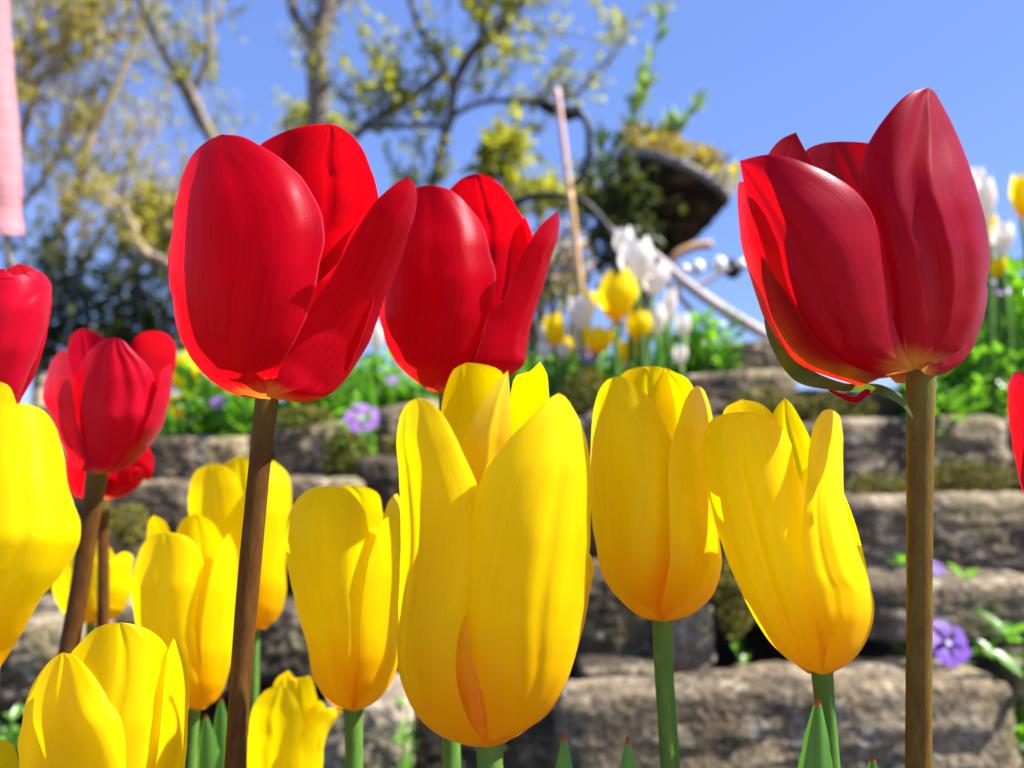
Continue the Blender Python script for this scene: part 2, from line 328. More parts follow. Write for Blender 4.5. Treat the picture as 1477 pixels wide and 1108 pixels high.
M['spring'] = plain('spring_leaf', (0.16, 0.19, 0.02), (0.36, 0.36, 0.04), 3, 0.5, 0.1, 0.002, (0.50, 0.50, 0.03), 0.5)
M['olive'] = plain('olive_leaf', (0.22, 0.20, 0.03), (0.42, 0.36, 0.06), 3, 0.55, 0.1, 0.002, (0.55, 0.48, 0.05), 0.5)
M['evergreen'] = plain('evergreen_leaf', (0.02, 0.035, 0.012), (0.08, 0.10, 0.022), 4, 0.45, 0.1, 0.002, (0.12, 0.15, 0.018), 0.3)
M['sprig'] = plain('sprig_leaf', (0.20, 0.29, 0.06), (0.33, 0.42, 0.12), 8, 0.5, 0.1, 0.002, (0.35, 0.55, 0.08), 0.4)
M['iron'] = plain('black_iron', (0.006, 0.006, 0.007), (0.015, 0.014, 0.013), 60, 0.5, 0.3, 0.001)
M['basket'] = plain('dark_rough_basket', (0.008, 0.006, 0.004), (0.03, 0.02, 0.013), 14, 0.9, 1.0, 0.012, c3=(0.14, 0.09, 0.05), stretch=(1, 1, 2.5), spec=0.15)
M['rim'] = plain('grey_rim', (0.10, 0.095, 0.09), (0.26, 0.25, 0.24), 20, 0.5, 0.2, 0.002)
M['copper'] = plain('tan_hoop', (0.50, 0.27, 0.12), (0.62, 0.36, 0.17), 30, 0.5, 0.2, 0.001)
M['cane'] = plain('bamboo_cane', (0.62, 0.36, 0.13), (0.72, 0.48, 0.22), 16, 0.45, 0.2, 0.001, stretch=(3, 3, 0.4))
M['cane_top'] = plain('cane_pink_top', (0.66, 0.40, 0.32), (0.74, 0.50, 0.42), 16, 0.5, 0.2, 0.001)
M['palewood'] = plain('pale_branch', (0.36, 0.29, 0.27), (0.52, 0.45, 0.43), 18, 0.7, 0.3, 0.003)
M['autumn'] = plain('orange_foliage', (0.16, 0.07, 0.01), (0.26, 0.19, 0.02), 14, 0.6, 0.1, 0.002, (0.34, 0.22, 0.02), 0.35)
M['globe'] = plain('white_globe', (0.8, 0.8, 0.8), (0.85, 0.85, 0.83), 20, 0.15, 0.0)
M['pink'] = plain('pink_cloth', (0.46, 0.21, 0.24), (0.52, 0.26, 0.28), 90, 0.85, 0.35, 0.0015, (0.6, 0.25, 0.29), 0.25, stretch=(0.6, 0.6, 5))
M['lining'] = plain('orange_lining', (0.55, 0.16, 0.08), (0.62, 0.22, 0.11), 60, 0.8, 0.2, 0.001)
def film_mat():
    m, ns, ls = new_mat('clear_film')
    tb = N(ns, 'ShaderNodeBsdfTransparent'); tb.inputs[0].default_value = (0.9, 0.9, 0.92, 1)
    gl = N(ns, 'ShaderNodeBsdfGlossy'); gl.inputs['Roughness'].default_value = 0.3; gl.inputs['Color'].default_value = (0.5, 0.5, 0.5, 1)
    fr = N(ns, 'ShaderNodeFresnel'); fr.inputs[0].default_value = 1.12
    mx = N(ns, 'ShaderNodeMixShader'); ls.new(fr.outputs[0], mx.inputs[0]); ls.new(tb.outputs[0], mx.inputs[1]); ls.new(gl.outputs[0], mx.inputs[2])
    out = N(ns, 'ShaderNodeOutputMaterial'); ls.new(mx.outputs[0], out.inputs[0])
    return m
M['film'] = film_mat()

# ------------------------------------------------------------------ ground
def structure(o): o['kind'] = 'structure'; return o
def ground_z(x, y):
    """height of the bank and upper bed"""
    base = np.interp(y, [0.56, 0.64, 0.78, 0.93, 1.25, 3.0], [0.0, 0.14, 0.29, 0.40, 0.425, 0.43])
    return base + 0.008 * noise.noise(Vector((x * 6, y * 6, 0.3)))
gv = [(-900, -900, -0.02), (900, -900, -0.02), (900, 1500, -0.02), (-900, 1500, -0.02)]
structure(mesh_obj('ground', gv, [(0, 1, 2, 3)], M['soil'], smooth=False))
pv = [(-9, -7, -0.012), (9, -7, -0.012), (9, -0.12, -0.012), (-9, -0.12, -0.012)]
structure(mesh_obj('added_bounce_path', pv, [(0, 1, 2, 3)], M['path'], smooth=False))  # added unseen path behind the camera: warm bounce light on the flower fronts
xs = np.concatenate([np.linspace(-60, -1.6, 12), np.linspace(-1.4, 1.4, 60), np.linspace(1.6, 60, 12)])
ys = np.concatenate([np.linspace(-0.11, 0.5, 12), np.linspace(0.54, 1.3, 40), np.linspace(1.5, 4, 14), [6, 10, 20, 40, 80]])
V = [(x, y, float(ground_z(x, y)) if y > 0.5 else 0.004 * noise.noise(Vector((x*20, y*20, 1)))) for y in ys for x in xs]
structure(mesh_obj('soil_bank', V, grid_faces(len(ys), len(xs)), M['soil']))

# ------------------------------------------------------------------ stones of the rockery
def make_stone(x0, y0, x1, y1, d, mat, label, seed, deep=0.13, rot=0.0, sq=9.0, rough=1.0, name='stone'):
    c = P((x0 + x1) / 2, (y0 + y1) / 2, d)
    hx = (x1 - x0) / 2 * d / F; hz = (y1 - y0) / 2 * d / F; hy = deep / 2
    nu, nv = 88, 60
    V = []
    for a in range(nv + 1):
        ph = -math.pi / 2 + math.pi * a / nv
        for b in range(nu):
            th = 2 * math.pi * b / nu
            dx, dy, dz = math.cos(ph) * math.cos(th), math.cos(ph) * math.sin(th), math.sin(ph)
            k = (abs(dx) ** sq + abs(dy) ** sq + abs(dz) ** sq) ** (-1.0 / sq)
            p = Vector((dx * k * hx, dy * k * hy, dz * k * hz))
            q = p * 14 + Vector((seed * 7.1, seed * 3.3, seed))
            n1 = noise.noise(q * 0.8) * 0.004 + (0.35 - abs(noise.noise(q * 2.2))) * 0.0035 + (0.3 - abs(noise.noise(q * 5))) * 0.0028 + noise.noise(q * 11) * 0.0018 + noise.noise(q * 24) * 0.0010
            p += Vector((dx, dy, dz)) * n1 * rough * min(1.4, hz / 0.03)
            V.append(p)
    Fc = []
    for a in range(nv):
        for b in range(nu):
            b2 = (b + 1) % nu
            Fc.append((a*nu + b, a*nu + b2, (a+1)*nu + b2, (a+1)*nu + b))
    cy, sy = math.cos(rot), math.sin(rot)
    back = c + Vector((0, hy, 0))
    V = [(back.x + p.x * cy - p.z * sy * 0.9, back.y + p.y, back.z + p.z * cy + p.x * sy) for p in V]
    o = mesh_obj(name, V, Fc, mat, None, True, None, back)
    return tag(o, label, 'stone', 'stones of the rockery wall')

STONES = [
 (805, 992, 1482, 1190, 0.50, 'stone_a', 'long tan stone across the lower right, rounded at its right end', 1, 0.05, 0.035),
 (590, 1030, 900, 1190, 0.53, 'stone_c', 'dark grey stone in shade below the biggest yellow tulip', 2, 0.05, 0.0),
 (462, 1012, 586, 1150, 0.52, 'stone_d', 'pale rounded stone beside the stem of the yellow tulip at lower left', 3, 0.06, 0.0),
 (1255, 840, 1540, 925, 0.57, 'stone_b', 'flat brown stone just above the large purple periwinkle flower', 4, 0.07, 0.02),
 (1452, 955, 1600, 1030, 0.53, 'stone_c', 'dark stone cut by the right frame edge under the green periwinkle', 5, 0.06, 0.0),
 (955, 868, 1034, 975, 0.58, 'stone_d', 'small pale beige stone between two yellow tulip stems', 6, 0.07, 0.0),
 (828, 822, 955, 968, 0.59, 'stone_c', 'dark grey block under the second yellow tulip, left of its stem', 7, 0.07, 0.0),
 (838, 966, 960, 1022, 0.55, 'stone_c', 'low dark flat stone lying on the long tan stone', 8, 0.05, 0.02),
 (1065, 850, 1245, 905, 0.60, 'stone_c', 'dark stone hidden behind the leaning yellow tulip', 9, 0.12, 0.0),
 (1205, 718, 1540, 842, 0.66, 'stone_b', 'wide brown stone with a shaded hollow, behind the right brown stem', 10, 0.14, 0.02),
 (1190, 602, 1470, 716, 0.73, 'stone_b', 'moss-edged grey stone under the crimson tulip stem', 11, 0.14, 0.02),
 (1455, 600, 1620, 705, 0.74, 'stone_b', 'grey stone at the right frame edge behind the red petal', 12, 0.14, 0.0),
 (985, 533, 1158, 606, 0.80, 'stone_a', 'smooth tan stone above the leaning yellow tulip', 13, 0.14, 0.06),
 (1050, 488, 1170, 545, 0.86, 'stone_b', 'dark brown stone at the foot of the pale fallen branch', 14, 0.14, 0.1),
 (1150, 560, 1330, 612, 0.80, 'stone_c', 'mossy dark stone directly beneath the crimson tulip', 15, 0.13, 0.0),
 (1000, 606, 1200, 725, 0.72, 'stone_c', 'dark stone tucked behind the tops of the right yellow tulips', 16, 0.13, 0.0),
 (215, 628, 345, 700, 0.72, 'stone_a', 'tan stone right of the small red tulip at left', 17, 0.13, 0.0),
 (150, 695, 385, 775, 0.66, 'stone_b', 'mottled grey stone behind the small red tulip stem', 18, 0.13, -0.02),
 (388, 612, 500, 688, 0.73, 'stone_a', 'tan wedge stone right of the tall red tulip stem', 19, 0.13, 0.18),
 (500, 585, 640, 672, 0.76, 'stone_b', 'brown stone under the purple flower left of the biggest yellow tulip', 20, 0.13, 0.25),
 (508, 660, 640, 770, 0.68, 'stone_c', 'dark grey stone touching the left edge of the biggest yellow tulip', 21, 0.13, 0.0),
 (392, 690, 520, 800, 0.66, 'stone_b', 'brown stone showing above the left yellow tulip', 22, 0.12, 0.0),
 (360, 880, 470, 990, 0.57, 'stone_c', 'dark grey stone low between two yellow tulips at left', 23, 0.12, 0.0),
 (-60, 905, 112, 1030, 0.55, 'stone_b', 'grey-brown stone at the left frame edge above the lowest yellow tulip', 24, 0.13, 0.0),
 (-40, 868, 210, 906, 0.60, 'stone_d', 'thin pale slab lying on the stone at the left frame edge', 25, 0.12, 0.0),
 (-60, 770, 200, 868, 0.63, 'stone_c', 'dark stone mostly hidden by the huge yellow petals at far left', 26, 0.12, 0.0),
 (-60, 640, 150, 770, 0.70, 'stone_c', 'dark stone behind the two small red tulips', 27, 0.13, 0.0),
 (640, 600, 860, 720, 0.75, 'stone_b', 'brown stone hidden behind the biggest yellow tulip', 28, 0.13, 0.0),
 (840, 590, 1000, 700, 0.75, 'stone_b', 'brown stone behind the second yellow tulip', 29, 0.13, 0.0),
 (560, 770, 840, 900, 0.63, 'stone_c', 'dark stone filling the wall behind the biggest yellow tulip', 30, 0.13, 0.0),
 (440, 800, 600, 905, 0.62, 'stone_c', 'dark stone behind the left yellow tulip', 31, 0.12, 0.0),
 (190, 900, 370, 1010, 0.57, 'stone_c', 'dark stone behind the low yellow tulips at left', 32, 0.12, 0.0),
 (1030, 725, 1215, 850, 0.65, 'stone_c', 'dark stone in the middle of the wall behind the leaning yellow tulip', 33, 0.12, 0.0),
 (845, 700, 1040, 825, 0.66, 'stone_c', 'dark stone in the middle of the wall behind the second yellow tulip', 34, 0.12, 0.0),
]
for s in STONES:
    make_stone(s[0], s[1], s[2], s[3], s[4], M[s[5]], s[6], s[7], s[8], s[9])
bk = make_stone(972, 984, 1014, 1006, 0.56, M['brick'], 'small orange-red brick fragment on the long tan stone', 41, 0.04, 0.1, 5, 0.4, name='brick_fragment')
bk['category'] = 'brick'; del bk['group']

# moss in the joints
def moss():
    rnd = random.Random(5)
    B = Bag()
    spots = [(1400, 690, 70, 26, .70), (1262, 700, 42, 18, .70), (185, 760, 34, 34, .63), (500, 665, 34, 44, .70), (1110, 582, 55, 24, .775), (1060, 860, 30, 60, .58),
             (1205, 590, 60, 22, .775), (840, 590, 40, 60, .77), (590, 650, 40, 30, .72), (440, 600, 40, 14, .72), (1080, 990, 30, 14, .55), (1320, 705, 60, 10, .70), (345, 700, 40, 16, .68)]
    for (x, y, w, h, d) in spots:
        for k in range(int(w * h / 3)):
            a = rnd.random() * 6.283; r = math.sqrt(rnd.random())
            c = P(x + w * r * math.cos(a), y + h * r * math.sin(a), d + rnd.uniform(-0.01, 0.02))
            s = rnd.uniform(0.0015, 0.0035)
            n = Vector((rnd.gauss(0, 1), rnd.gauss(-0.5, 1), rnd.gauss(0.6, 1))).normalized()
            t = n.orthogonal().normalized(); b = n.cross(t)
            vs = [c + t * s, c + b * s * 0.7 + n * s * 0.5, c - t * s, c - b * s * 0.7 + n * s * 0.5]
            B.add([tuple(v) for v in vs], [(0, 1, 2, 3)])
    o = B.build('moss', M['moss'], None, False)
    o['kind'] = 'stuff'; o['label'] = 'yellow-green moss in the joints of the stones'; o['category'] = 'moss'
moss()

# ------------------------------------------------------------------ tulips
class Sil:
    """radius and centre of a cup along its height (photo rows)"""
    def __init__(s, knots, smooth=0.05):
        k = sorted(knots); y = np.array([a[0] for a in k], float)
        pad = 0.5 * (y[-1] - y[0])
        s.y = np.linspace(y[0] - pad, y[-1] + 4, 400)
        xl = np.interp(s.y, y, [a[1] for a in k]); xr = np.interp(s.y, y, [a[2] for a in k])
        w = max(3, int(smooth * 400)) | 1
        ker = np.hanning(w + 2)[1:-1]; ker /= ker.sum()
        def sm(q):
            e = np.concatenate([np.full(w, q[0]), q, np.full(w, q[-1])])
            return np.convolve(e, ker, 'same')[w:-w]
        s.cx = sm((xl + xr) / 2); s.r = sm((xr - xl) / 2)
    def __call__(s, y): return np.interp(y, s.y, s.cx), np.maximum(np.interp(y, s.y, s.r), 4.0)

def petal(fl, d0, sil, L, R, mat, side='f', lay=1.0, wl=0.0, wr=0.0, dep=None, creases=((0.0, 0.09, 3.0),), curl=0.0, seed=0, wav=1.0, nt_=58, nu=37, name='petal', label=None, prof=None):
    sl = Sil(prof) if prof else sil
    cl = curve(L, nt_); cr = curve(R, nt_)
    u = np.linspace(0, 1, nu); v = 2 * u - 1
    t = np.linspace(0, 1, nt_)
    cxl, rl = sl(cl[:, 1]); cxr, rr = sl(cr[:, 1])
    sL = np.clip((cl[:, 0] - cxl) / (rl * lay), -1, 1); sR = np.clip((cr[:, 0] - cxr) / (rr * lay), -1, 1)
    thL, thR = np.arcsin(sL) - wl, np.arcsin(sR) + wr
    th = thL[:, None] * (1 - u) + thR[:, None] * u
    y = cl[:, 1][:, None] * (1 - u) + cr[:, 1][:, None] * u
    cx, rad = sl(y); rad = rad * lay
    x = cx + rad * np.sin(th)
    if wl == 0: x = x + (cl[:, 0] - x[:, 0])[:, None] * (1 - u) ** 1
    if wr == 0: x = x + (cr[:, 0] - x[:, -1])[:, None] * u ** 1
    sg = -1.0 if side == 'f' else 1.0
    dz = sg * rad * np.cos(th)
    wid = np.sqrt(((cl - cr) ** 2).sum(1))[:, None]
    if dep is not None:
        dz = dz + np.interp(t, np.linspace(0, 1, len(dep)), dep)[:, None]
    for (c0, w0, a0) in creases:       # grooves run along the petal
        dz = dz - sg * 0.72 * a0 * np.exp(-((v - c0) / w0) ** 2)[None, :] * np.sin(np.pi * np.clip(t * 1.02, 0, 1))[:, None] ** 0.6
    if curl:
        dz = dz + curl * (np.abs(v) ** 6)[None, :] * np.sin(np.pi * np.clip(t, 0, 1))[:, None]
    nz = np.array([[noise.noise(Vector((vv * 1.3, tt * 2.6, seed * 5.7))) for vv in v] for tt in t])
    n2 = np.array([[noise.noise(Vector((vv * 5.0, tt * 3.0, seed * 3.1 + 9))) for vv in v] for tt in t])
    env = np.minimum(1, t * 4)[:, None]
    dz = dz + 0.65 * wav * env * (0.045 * nz + 0.004 * n2) * np.maximum(wid, 40)
    # slight unevenness of the free edge
    en = np.array([noise.noise(Vector((tt * 16, seed * 2.2, 4.4))) for tt in t]) * np.minimum(1, t * 3) * np.minimum(1, (1 - t) * 8)
    x = x + (en * 0.015)[:, None] * wid * (np.abs(v) ** 5 * np.sign(v))[None, :]
    pts = PA(x, y, d0 * (1 + dz / F)).reshape(-1, 3)
    uv = np.stack(np.broadcast_arrays(u[None, :], t[:, None]), -1).reshape(-1, 2)
    o = mesh_obj(name, pts, grid_faces(nt_, nu), mat, fl, True, uv)
    if label: o['label'] = label
    return o

def filler(fl, d0, sil, ybase, ytop, mat, thc, half=0.75, lay=0.93, seed=0):
    """a petal on the far side of the cup"""
    nt_, nu = 30, 19
    t = np.linspace(0, 1, nt_); v = np.linspace(-1, 1, nu)
    wd = np.sqrt(np.clip(np.sin(np.pi * np.clip(t * 0.86 + 0.06, 0, 1)), 0, 1)) * np.sqrt(np.clip(1 - t ** 6, 0, 1))
    th = thc + (half * wd)[:, None] * v[None, :]
    y = (ybase + (ytop - ybase) * t)[:, None] + 0 * th
    cx, rad = sil(y); rad = rad * lay
    x = cx + rad * np.sin(th); dz = -rad * np.cos(th)
    pts = PA(x, y, d0 * (1 + dz / F)).reshape(-1, 3)
    uv = np.stack(np.broadcast_arrays((v * 0.5 + 0.5)[None, :], t[:, None]), -1).reshape(-1, 2)
    return mesh_obj('petal', pts, grid_faces(nt_, nu), mat, fl, True, uv)

def blade(fl, foot, tip, width, mat, fold=0.35, lean=(0, 0, 0), name='leaf', tipmat=None, n=26, parent=True):
    """a lance-shaped leaf folded along its midrib"""
    foot = np.array(foot, float); tip = np.array(tip, float)
    mid = (foot + tip) / 2 + np.array(lean, float)
    c0 = curve([foot, mid, tip], 200); c = c0[np.round((1 - (1 - np.linspace(0, 1, n)) ** 1.6) * 199).astype(int)]
    tg = np.gradient(c, axis=0); tg /= np.linalg.norm(tg, axis=1)[:, None]
    view = np.array([0.15, 1.0, 0]); side = np.cross(tg, view); side /= np.linalg.norm(side, axis=1)[:, None] + 1e-9
    nor = np.cross(side, tg)
    t = 1 - (1 - np.linspace(0, 1, n)) ** 1.6; w = width * np.clip(np.sin(np.pi * (0.16 + 0.5 * t)), 0, 1) * np.clip(1 - t ** 1.5, 0, 1) ** 0.62
    V = []; UV = []
    k = 7
    for i in range(n):
        for j in range(k):
            v = -1 + 2 * j / (k - 1)
            V.append(c[i] + side[i] * w[i] / 2 * v + nor[i] * fold * w[i] / 2 * v * v); UV.append((j / (k - 1), t[i]))
    o = mesh_obj(name, V, grid_faces(n, k), mat, fl, True, UV)
    if tipmat:
        o.data.materials.append(tipmat)
        nf = len(o.data.polygons)
        for p in o.data.polygons:
            if p.index >= nf - (k - 1) * 2: p.material_index = 1
    return o

def tulip(label, group, d0, sil, petals, mat, stem, stem_w, stem_mat_, fill=None, leaves=1, seed=0, base=None):
    """stem: photo positions from the flower down; continues to the soil"""
    s = curve(stem, 14)
    pts = [P(x, y, d0) for x, y in s]
    low = pts[-1]
    dirn = (pts[-1] - pts[-4]).normalized()
    foot = Vector((low.x + dirn.x * 0.1, low.y + 0.01, 0.0))
    if low.z > 0.02:
        path = [p for p in pts] + [low.lerp(foot, 0.33) + Vector((dirn.x * 0.012, 0, 0)), low.lerp(foot, 0.66) + Vector((dirn.x * 0.012, 0, 0)), foot]
    else:
        path = pts
    fl = thing('tulip', label, 'tulip', foot, group)
    r = stem_w / 2 * d0 / F
    cv = curve([tuple(p) for p in path], 46)
    cv = np.concatenate([[cv[0] - (cv[1] - cv[0]) * 0.4], cv])
    rads = r * (1 + 0.10 * np.linspace(0, 1, len(cv)) + 0.035 * np.sin(np.linspace(0, 9, len(cv)) + seed))
    rads[:3] *= np.array([1.22, 1.12, 1.03])
    V, Fc, UV = tube(cv, rads, 20, lump=0.08, seed=seed)
    mesh_obj('stem', V, Fc, stem_mat_, fl, True, UV)
    S_ = Sil(sil)
    for k, p in enumerate(petals):
        q = dict(p); mm = q.pop('mat', mat)
        petal(fl, d0, S_, q.pop('L'), q.pop('R'), M[mm] if isinstance(mm, str) else mm, seed=seed + k * 1.37, **q)
    if fill:
        yb = max(a[0] for a in sil)
        for k, th in enumerate(fill[1]):
            filler(fl, d0, S_, yb - 3, fill[0] + k * 9, M[mat] if mat != 'yellow' else M['yellow'], R_(th), seed=seed)
    rnd = random.Random(seed * 7 + 3)
    for k in range(leaves):
        a = rnd.uniform(-0.6, 0.6) + (0 if k == 0 else math.pi)
        h = min(0.26, max(0.14, low.z * 0.9))
        tip = (foot.x + math.cos(a) * 0.05, foot.y + 0.02 + abs(math.sin(a)) * 0.04, h * rnd.uniform(0.75, 0.9))
        blade(fl, (foot.x + math.cos(a) * 0.004, foot.y, 0.0), tip, 0.028, M['leaf'], lean=(math.cos(a) * 0.012, 0, 0.02))
    return fl

RB, YB = 'red tulips in the front bed', 'yellow tulips in the front bed'
# --- tall red tulip, left of centre
tulip('tall sharp bright red tulip on a brown stem, its pointed right petal flaring outward', RB, 0.147,
  [(578, 384, 398), (572, 355, 430), (563, 318, 485), (537, 289, 508), (490, 262, 532), (434, 250, 553), (382, 247, 566), (331, 249, 572), (279, 255, 565), (220, 268, 545), (180, 290, 530)],
  [dict(L=[(388,576),(345,571),(291,537),(261,490),(248,434),(245,398),(248,331),(257,279),(278,222),(300,203),(319,194)],
        R=[(390,576),(403,533),(429,486),(447,446),(459,398),(467,345),(462,307),(446,271),(419,241),(379,212),(345,196),(319,194)], prof=[(578,384,398),(565,330,440),(537,285,480),(490,255,490),(434,240,500),(382,235,505),(331,238,503),(279,245,490),(220,262,462),(180,285,440)], creases=((0.1,0.14,4),(-0.75,0.12,3)), curl=10),
   dict(L=[(384,572),(388,540),(398,500),(412,460),(436,425),(470,398),(490,375),(500,352),(506,339),(530,303),(558,275),(576,261),(587,255)],
        R=[(398,576),(442,580),(474,570),(506,537),(534,490),(554,434),(575,382),(590,335),(600,300),(601,280),(596,262),(587,255)], lay=0.97, creases=((0.1,0.2,-5),), dep=[0,35,55,45,20,-10,-30], curl=4,
        prof=[(588,384,400),(582,340,462),(572,318,492),(537,300,514),(490,290,540),(434,300,562),(382,310,585),(331,320,605),(279,325,615),(250,330,615)]),
   dict(L=[(386,570),(330,480),(330,400),(345,290),(377,208),(411,190),(442,181),(476,179)], R=[(394,570),(480,480),(530,400),(545,330),(545,280),(534,243),(518,208),(498,188),(486,181),(476,179)], side='b', lay=0.93, creases=((0.06,0.05,7),(0.35,0.3,-10)),
        prof=[(578,384,398),(560,330,470),(490,285,525),(400,290,550),(279,320,552),(220,340,545),(170,350,535)]),
   dict(L=[(380,570),(300,540),(262,480),(247,420),(242,385),(243,365),(250,345)], R=[(384,570),(330,540),(310,480),(300,420),(296,380),(280,350),(250,345)], side='b', lay=0.98)],
  'red', [(386,570),(376,660),(366,760),(355,880),(346,1000),(338,1115)], 29, M['stem_brown'], fill=(300, (120, 235)), seed=1)

# --- second red tulip, behind
tulip('slightly blurred red tulip behind the flaring red one, above the biggest yellow tulip', RB, 0.185,
  [(573, 641, 655), (568, 622, 672), (548, 597, 715), (524, 572, 745), (492, 556, 760), (458, 546, 768), (400, 544, 778), (350, 552, 785), (300, 575, 780), (255, 600, 760)],
  [dict(L=[(646,570),(622,563),(597,548),(572,524),(556,492),(546,455),(544,420),(550,370),(565,320),(585,285),(602,270),(623,267)],
        R=[(650,570),(663,546),(679,518),(692,489),(704,458),(714,425),(714,394),(704,356),(692,318),(673,295),(647,273),(623,267)],
        prof=[(573,640,656),(560,610,690),(524,565,715),(458,538,735),(400,536,738),(350,544,730),(300,562,712),(255,580,700)], creases=((0.0,0.12,4),(0.5,0.2,-4)), curl=8),
   dict(L=[(646,566),(672,545),(690,500),(708,450),(728,430),(733,415),(742,388),(761,353),(783,322),(804,304)],
        R=[(654,570),(700,558),(740,540),(755,527),(761,492),(771,451),(782,420),(796,369),(804,345),(807,322),(804,304)], lay=0.96, creases=((0.0,0.2,-4),), dep=[0,0,0,-6,-16,-28],
        prof=[(573,640,656),(560,605,700),(524,600,755),(458,610,772),(400,620,790),(350,630,808),(300,640,812)]),
   dict(L=[(642,566),(600,500),(610,400),(630,310),(651,271),(668,256),(685,251)], R=[(652,566),(720,500),(755,420),(762,360),(757,320),(749,306),(733,281),(711,258),(698,252),(685,251)], side='b', lay=0.92, creases=((0.1,0.06,5),)),
   dict(L=[(650,566),(715,500),(735,420),(740,360),(748,325),(758,312)], R=[(652,566),(740,500),(770,420),(772,365),(767,335),(758,312)], side='b', lay=0.97)],
  'red', [(648,566),(650,760),(651,1115)], 27, M['stem_green'], fill=(330, (190, 250)), seed=2)

# --- crimson tulip, right
t3 = tulip('large sharp crimson tulip at right with a tall glossy right petal and brown stem', RB, 0.138,
  [(556, 1245, 1330), (545, 1195, 1352), (527, 1150, 1378), (505, 1128, 1394), (457, 1099, 1413), (403, 1081, 1425), (354, 1067, 1428), (300, 1062, 1424), (250, 1062, 1408), (200, 1070, 1390), (130, 1090, 1372)],
  [dict(L=[(1318,532),(1302,505),(1291,460),(1283,415),(1268,355),(1252,310),(1242,275),(1241,250),(1246,225),(1258,198),(1284,160),(1311,135),(1338,126)],
        R=[(1336,534),(1356,521),(1387,503),(1410,462),(1424,408),(1427,363),(1419,304),(1401,250),(1378,187),(1356,146),(1347,131),(1338,126)],
        prof=[(540,1290,1345),(527,1255,1375),(505,1245,1400),(457,1236,1424),(403,1228,1440),(354,1220,1446),(300,1212,1440),(250,1208,1424),(200,1206,1404),(126,1206,1384)],
        creases=((-0.12,0.22,14),(0.18,0.05,-3),(0.42,0.15,4)), curl=12, dep=[0,0,0,0,4,10], lay=0.97, wav=1.2),
   dict(L=[(1316,534),(1270,546),(1225,538),(1180,510),(1142,465),(1116,412),(1098,350),(1080,295),(1070,250),(1067,232)],
        R=[(1319,534),(1311,520),(1299,496),(1290,465),(1286,417),(1275,363),(1257,304),(1220,266),(1175,241),(1139,228),(1108,223),(1085,227),(1067,232)],
        prof=[(556,1290,1330),(545,1225,1335),(527,1170,1340),(505,1140,1340),(457,1108,1338),(403,1085,1334),(354,1066,1326),(300,1050,1312),(250,1042,1295),(215,1042,1280)], creases=((-0.25,0.14,6),(0.3,0.3,-6)), curl=8),
   dict(L=[(1314,538),(1250,556),(1175,541),(1130,507),(1099,457),(1081,403),(1067,354),(1064,310),(1070,275),(1082,262)],
        R=[(1318,534),(1270,540),(1215,520),(1170,480),(1140,420),(1122,350),(1108,300),(1095,270),(1082,262)], lay=0.99, wl=0.3, creases=((0,0.2,3),), dep=[0,10,20,25,20,10]),
   dict(L=[(1316,530),(1180,480),(1115,380),(1095,290),(1108,222),(1128,200),(1148,191)], R=[(1322,530),(1240,480),(1215,380),(1190,290),(1175,240),(1160,214),(1148,191)], side='b', lay=0.93, dep=[0,0,0,-20,-40,-60]),
   dict(L=[(1318,530),(1180,480),(1140,380),(1145,280),(1152,235),(1164,216),(1185,207),(1215,204)], R=[(1332,530),(1380,480),(1385,380),(1350,280),(1300,225),(1270,210),(1248,206),(1215,204)], side='b', lay=0.92),
   dict(L=[(1328,534),(1345,520),(1362,480),(1375,440),(1390,420),(1405,410),(1418,400)], R=[(1334,540),(1352,542),(1378,530),(1398,510),(1415,470),(1423,440),(1424,415),(1418,400)], lay=0.95, dep=[0,40,60,60,50,40], creases=())],
  'crimson', [(1328,532),(1327,700),(1326,880),(1325,1115)], 36, M['stem_olive'], fill=(330, (150, 240)), seed=3)
S3 = Sil([(560,1250,1330),(540,1180,1355),(505,1120,1394),(457,1094,1413),(403,1076,1425)])
petal(t3, 0.138, S3, [(1316,604),(1301,586),(1270,570),(1200,563),(1148,550),(1117,510),(1104,475),(1101,448)], [(1317,600),(1305,578),(1276,557),(1215,552),(1165,530),(1130,495),(1110,468),(1101,448)], M['bract'], seed=8, lay=1.0, dep=[-6,-6,30,50,60,60], creases=(), wav=0.3, name='bract', label='green bract hugging the lower left of the flower')
V, Fc, UV = tube(curve([tuple(P(1312,592,0.1365)), tuple(P(1296,574,0.136)), tuple(P(1268,562,0.136)), tuple(P(1250,566,0.137)), tuple(P(1235,577,0.138)), tuple(P(1212,570,0.139)), tuple(P(1196,563,0.139))], 30), [0.0002, 0.0005, 0.0006, 0.0006, 0.0002], 8)
mesh_obj('tendril', V, Fc, M['crimson'], t3, True, UV)

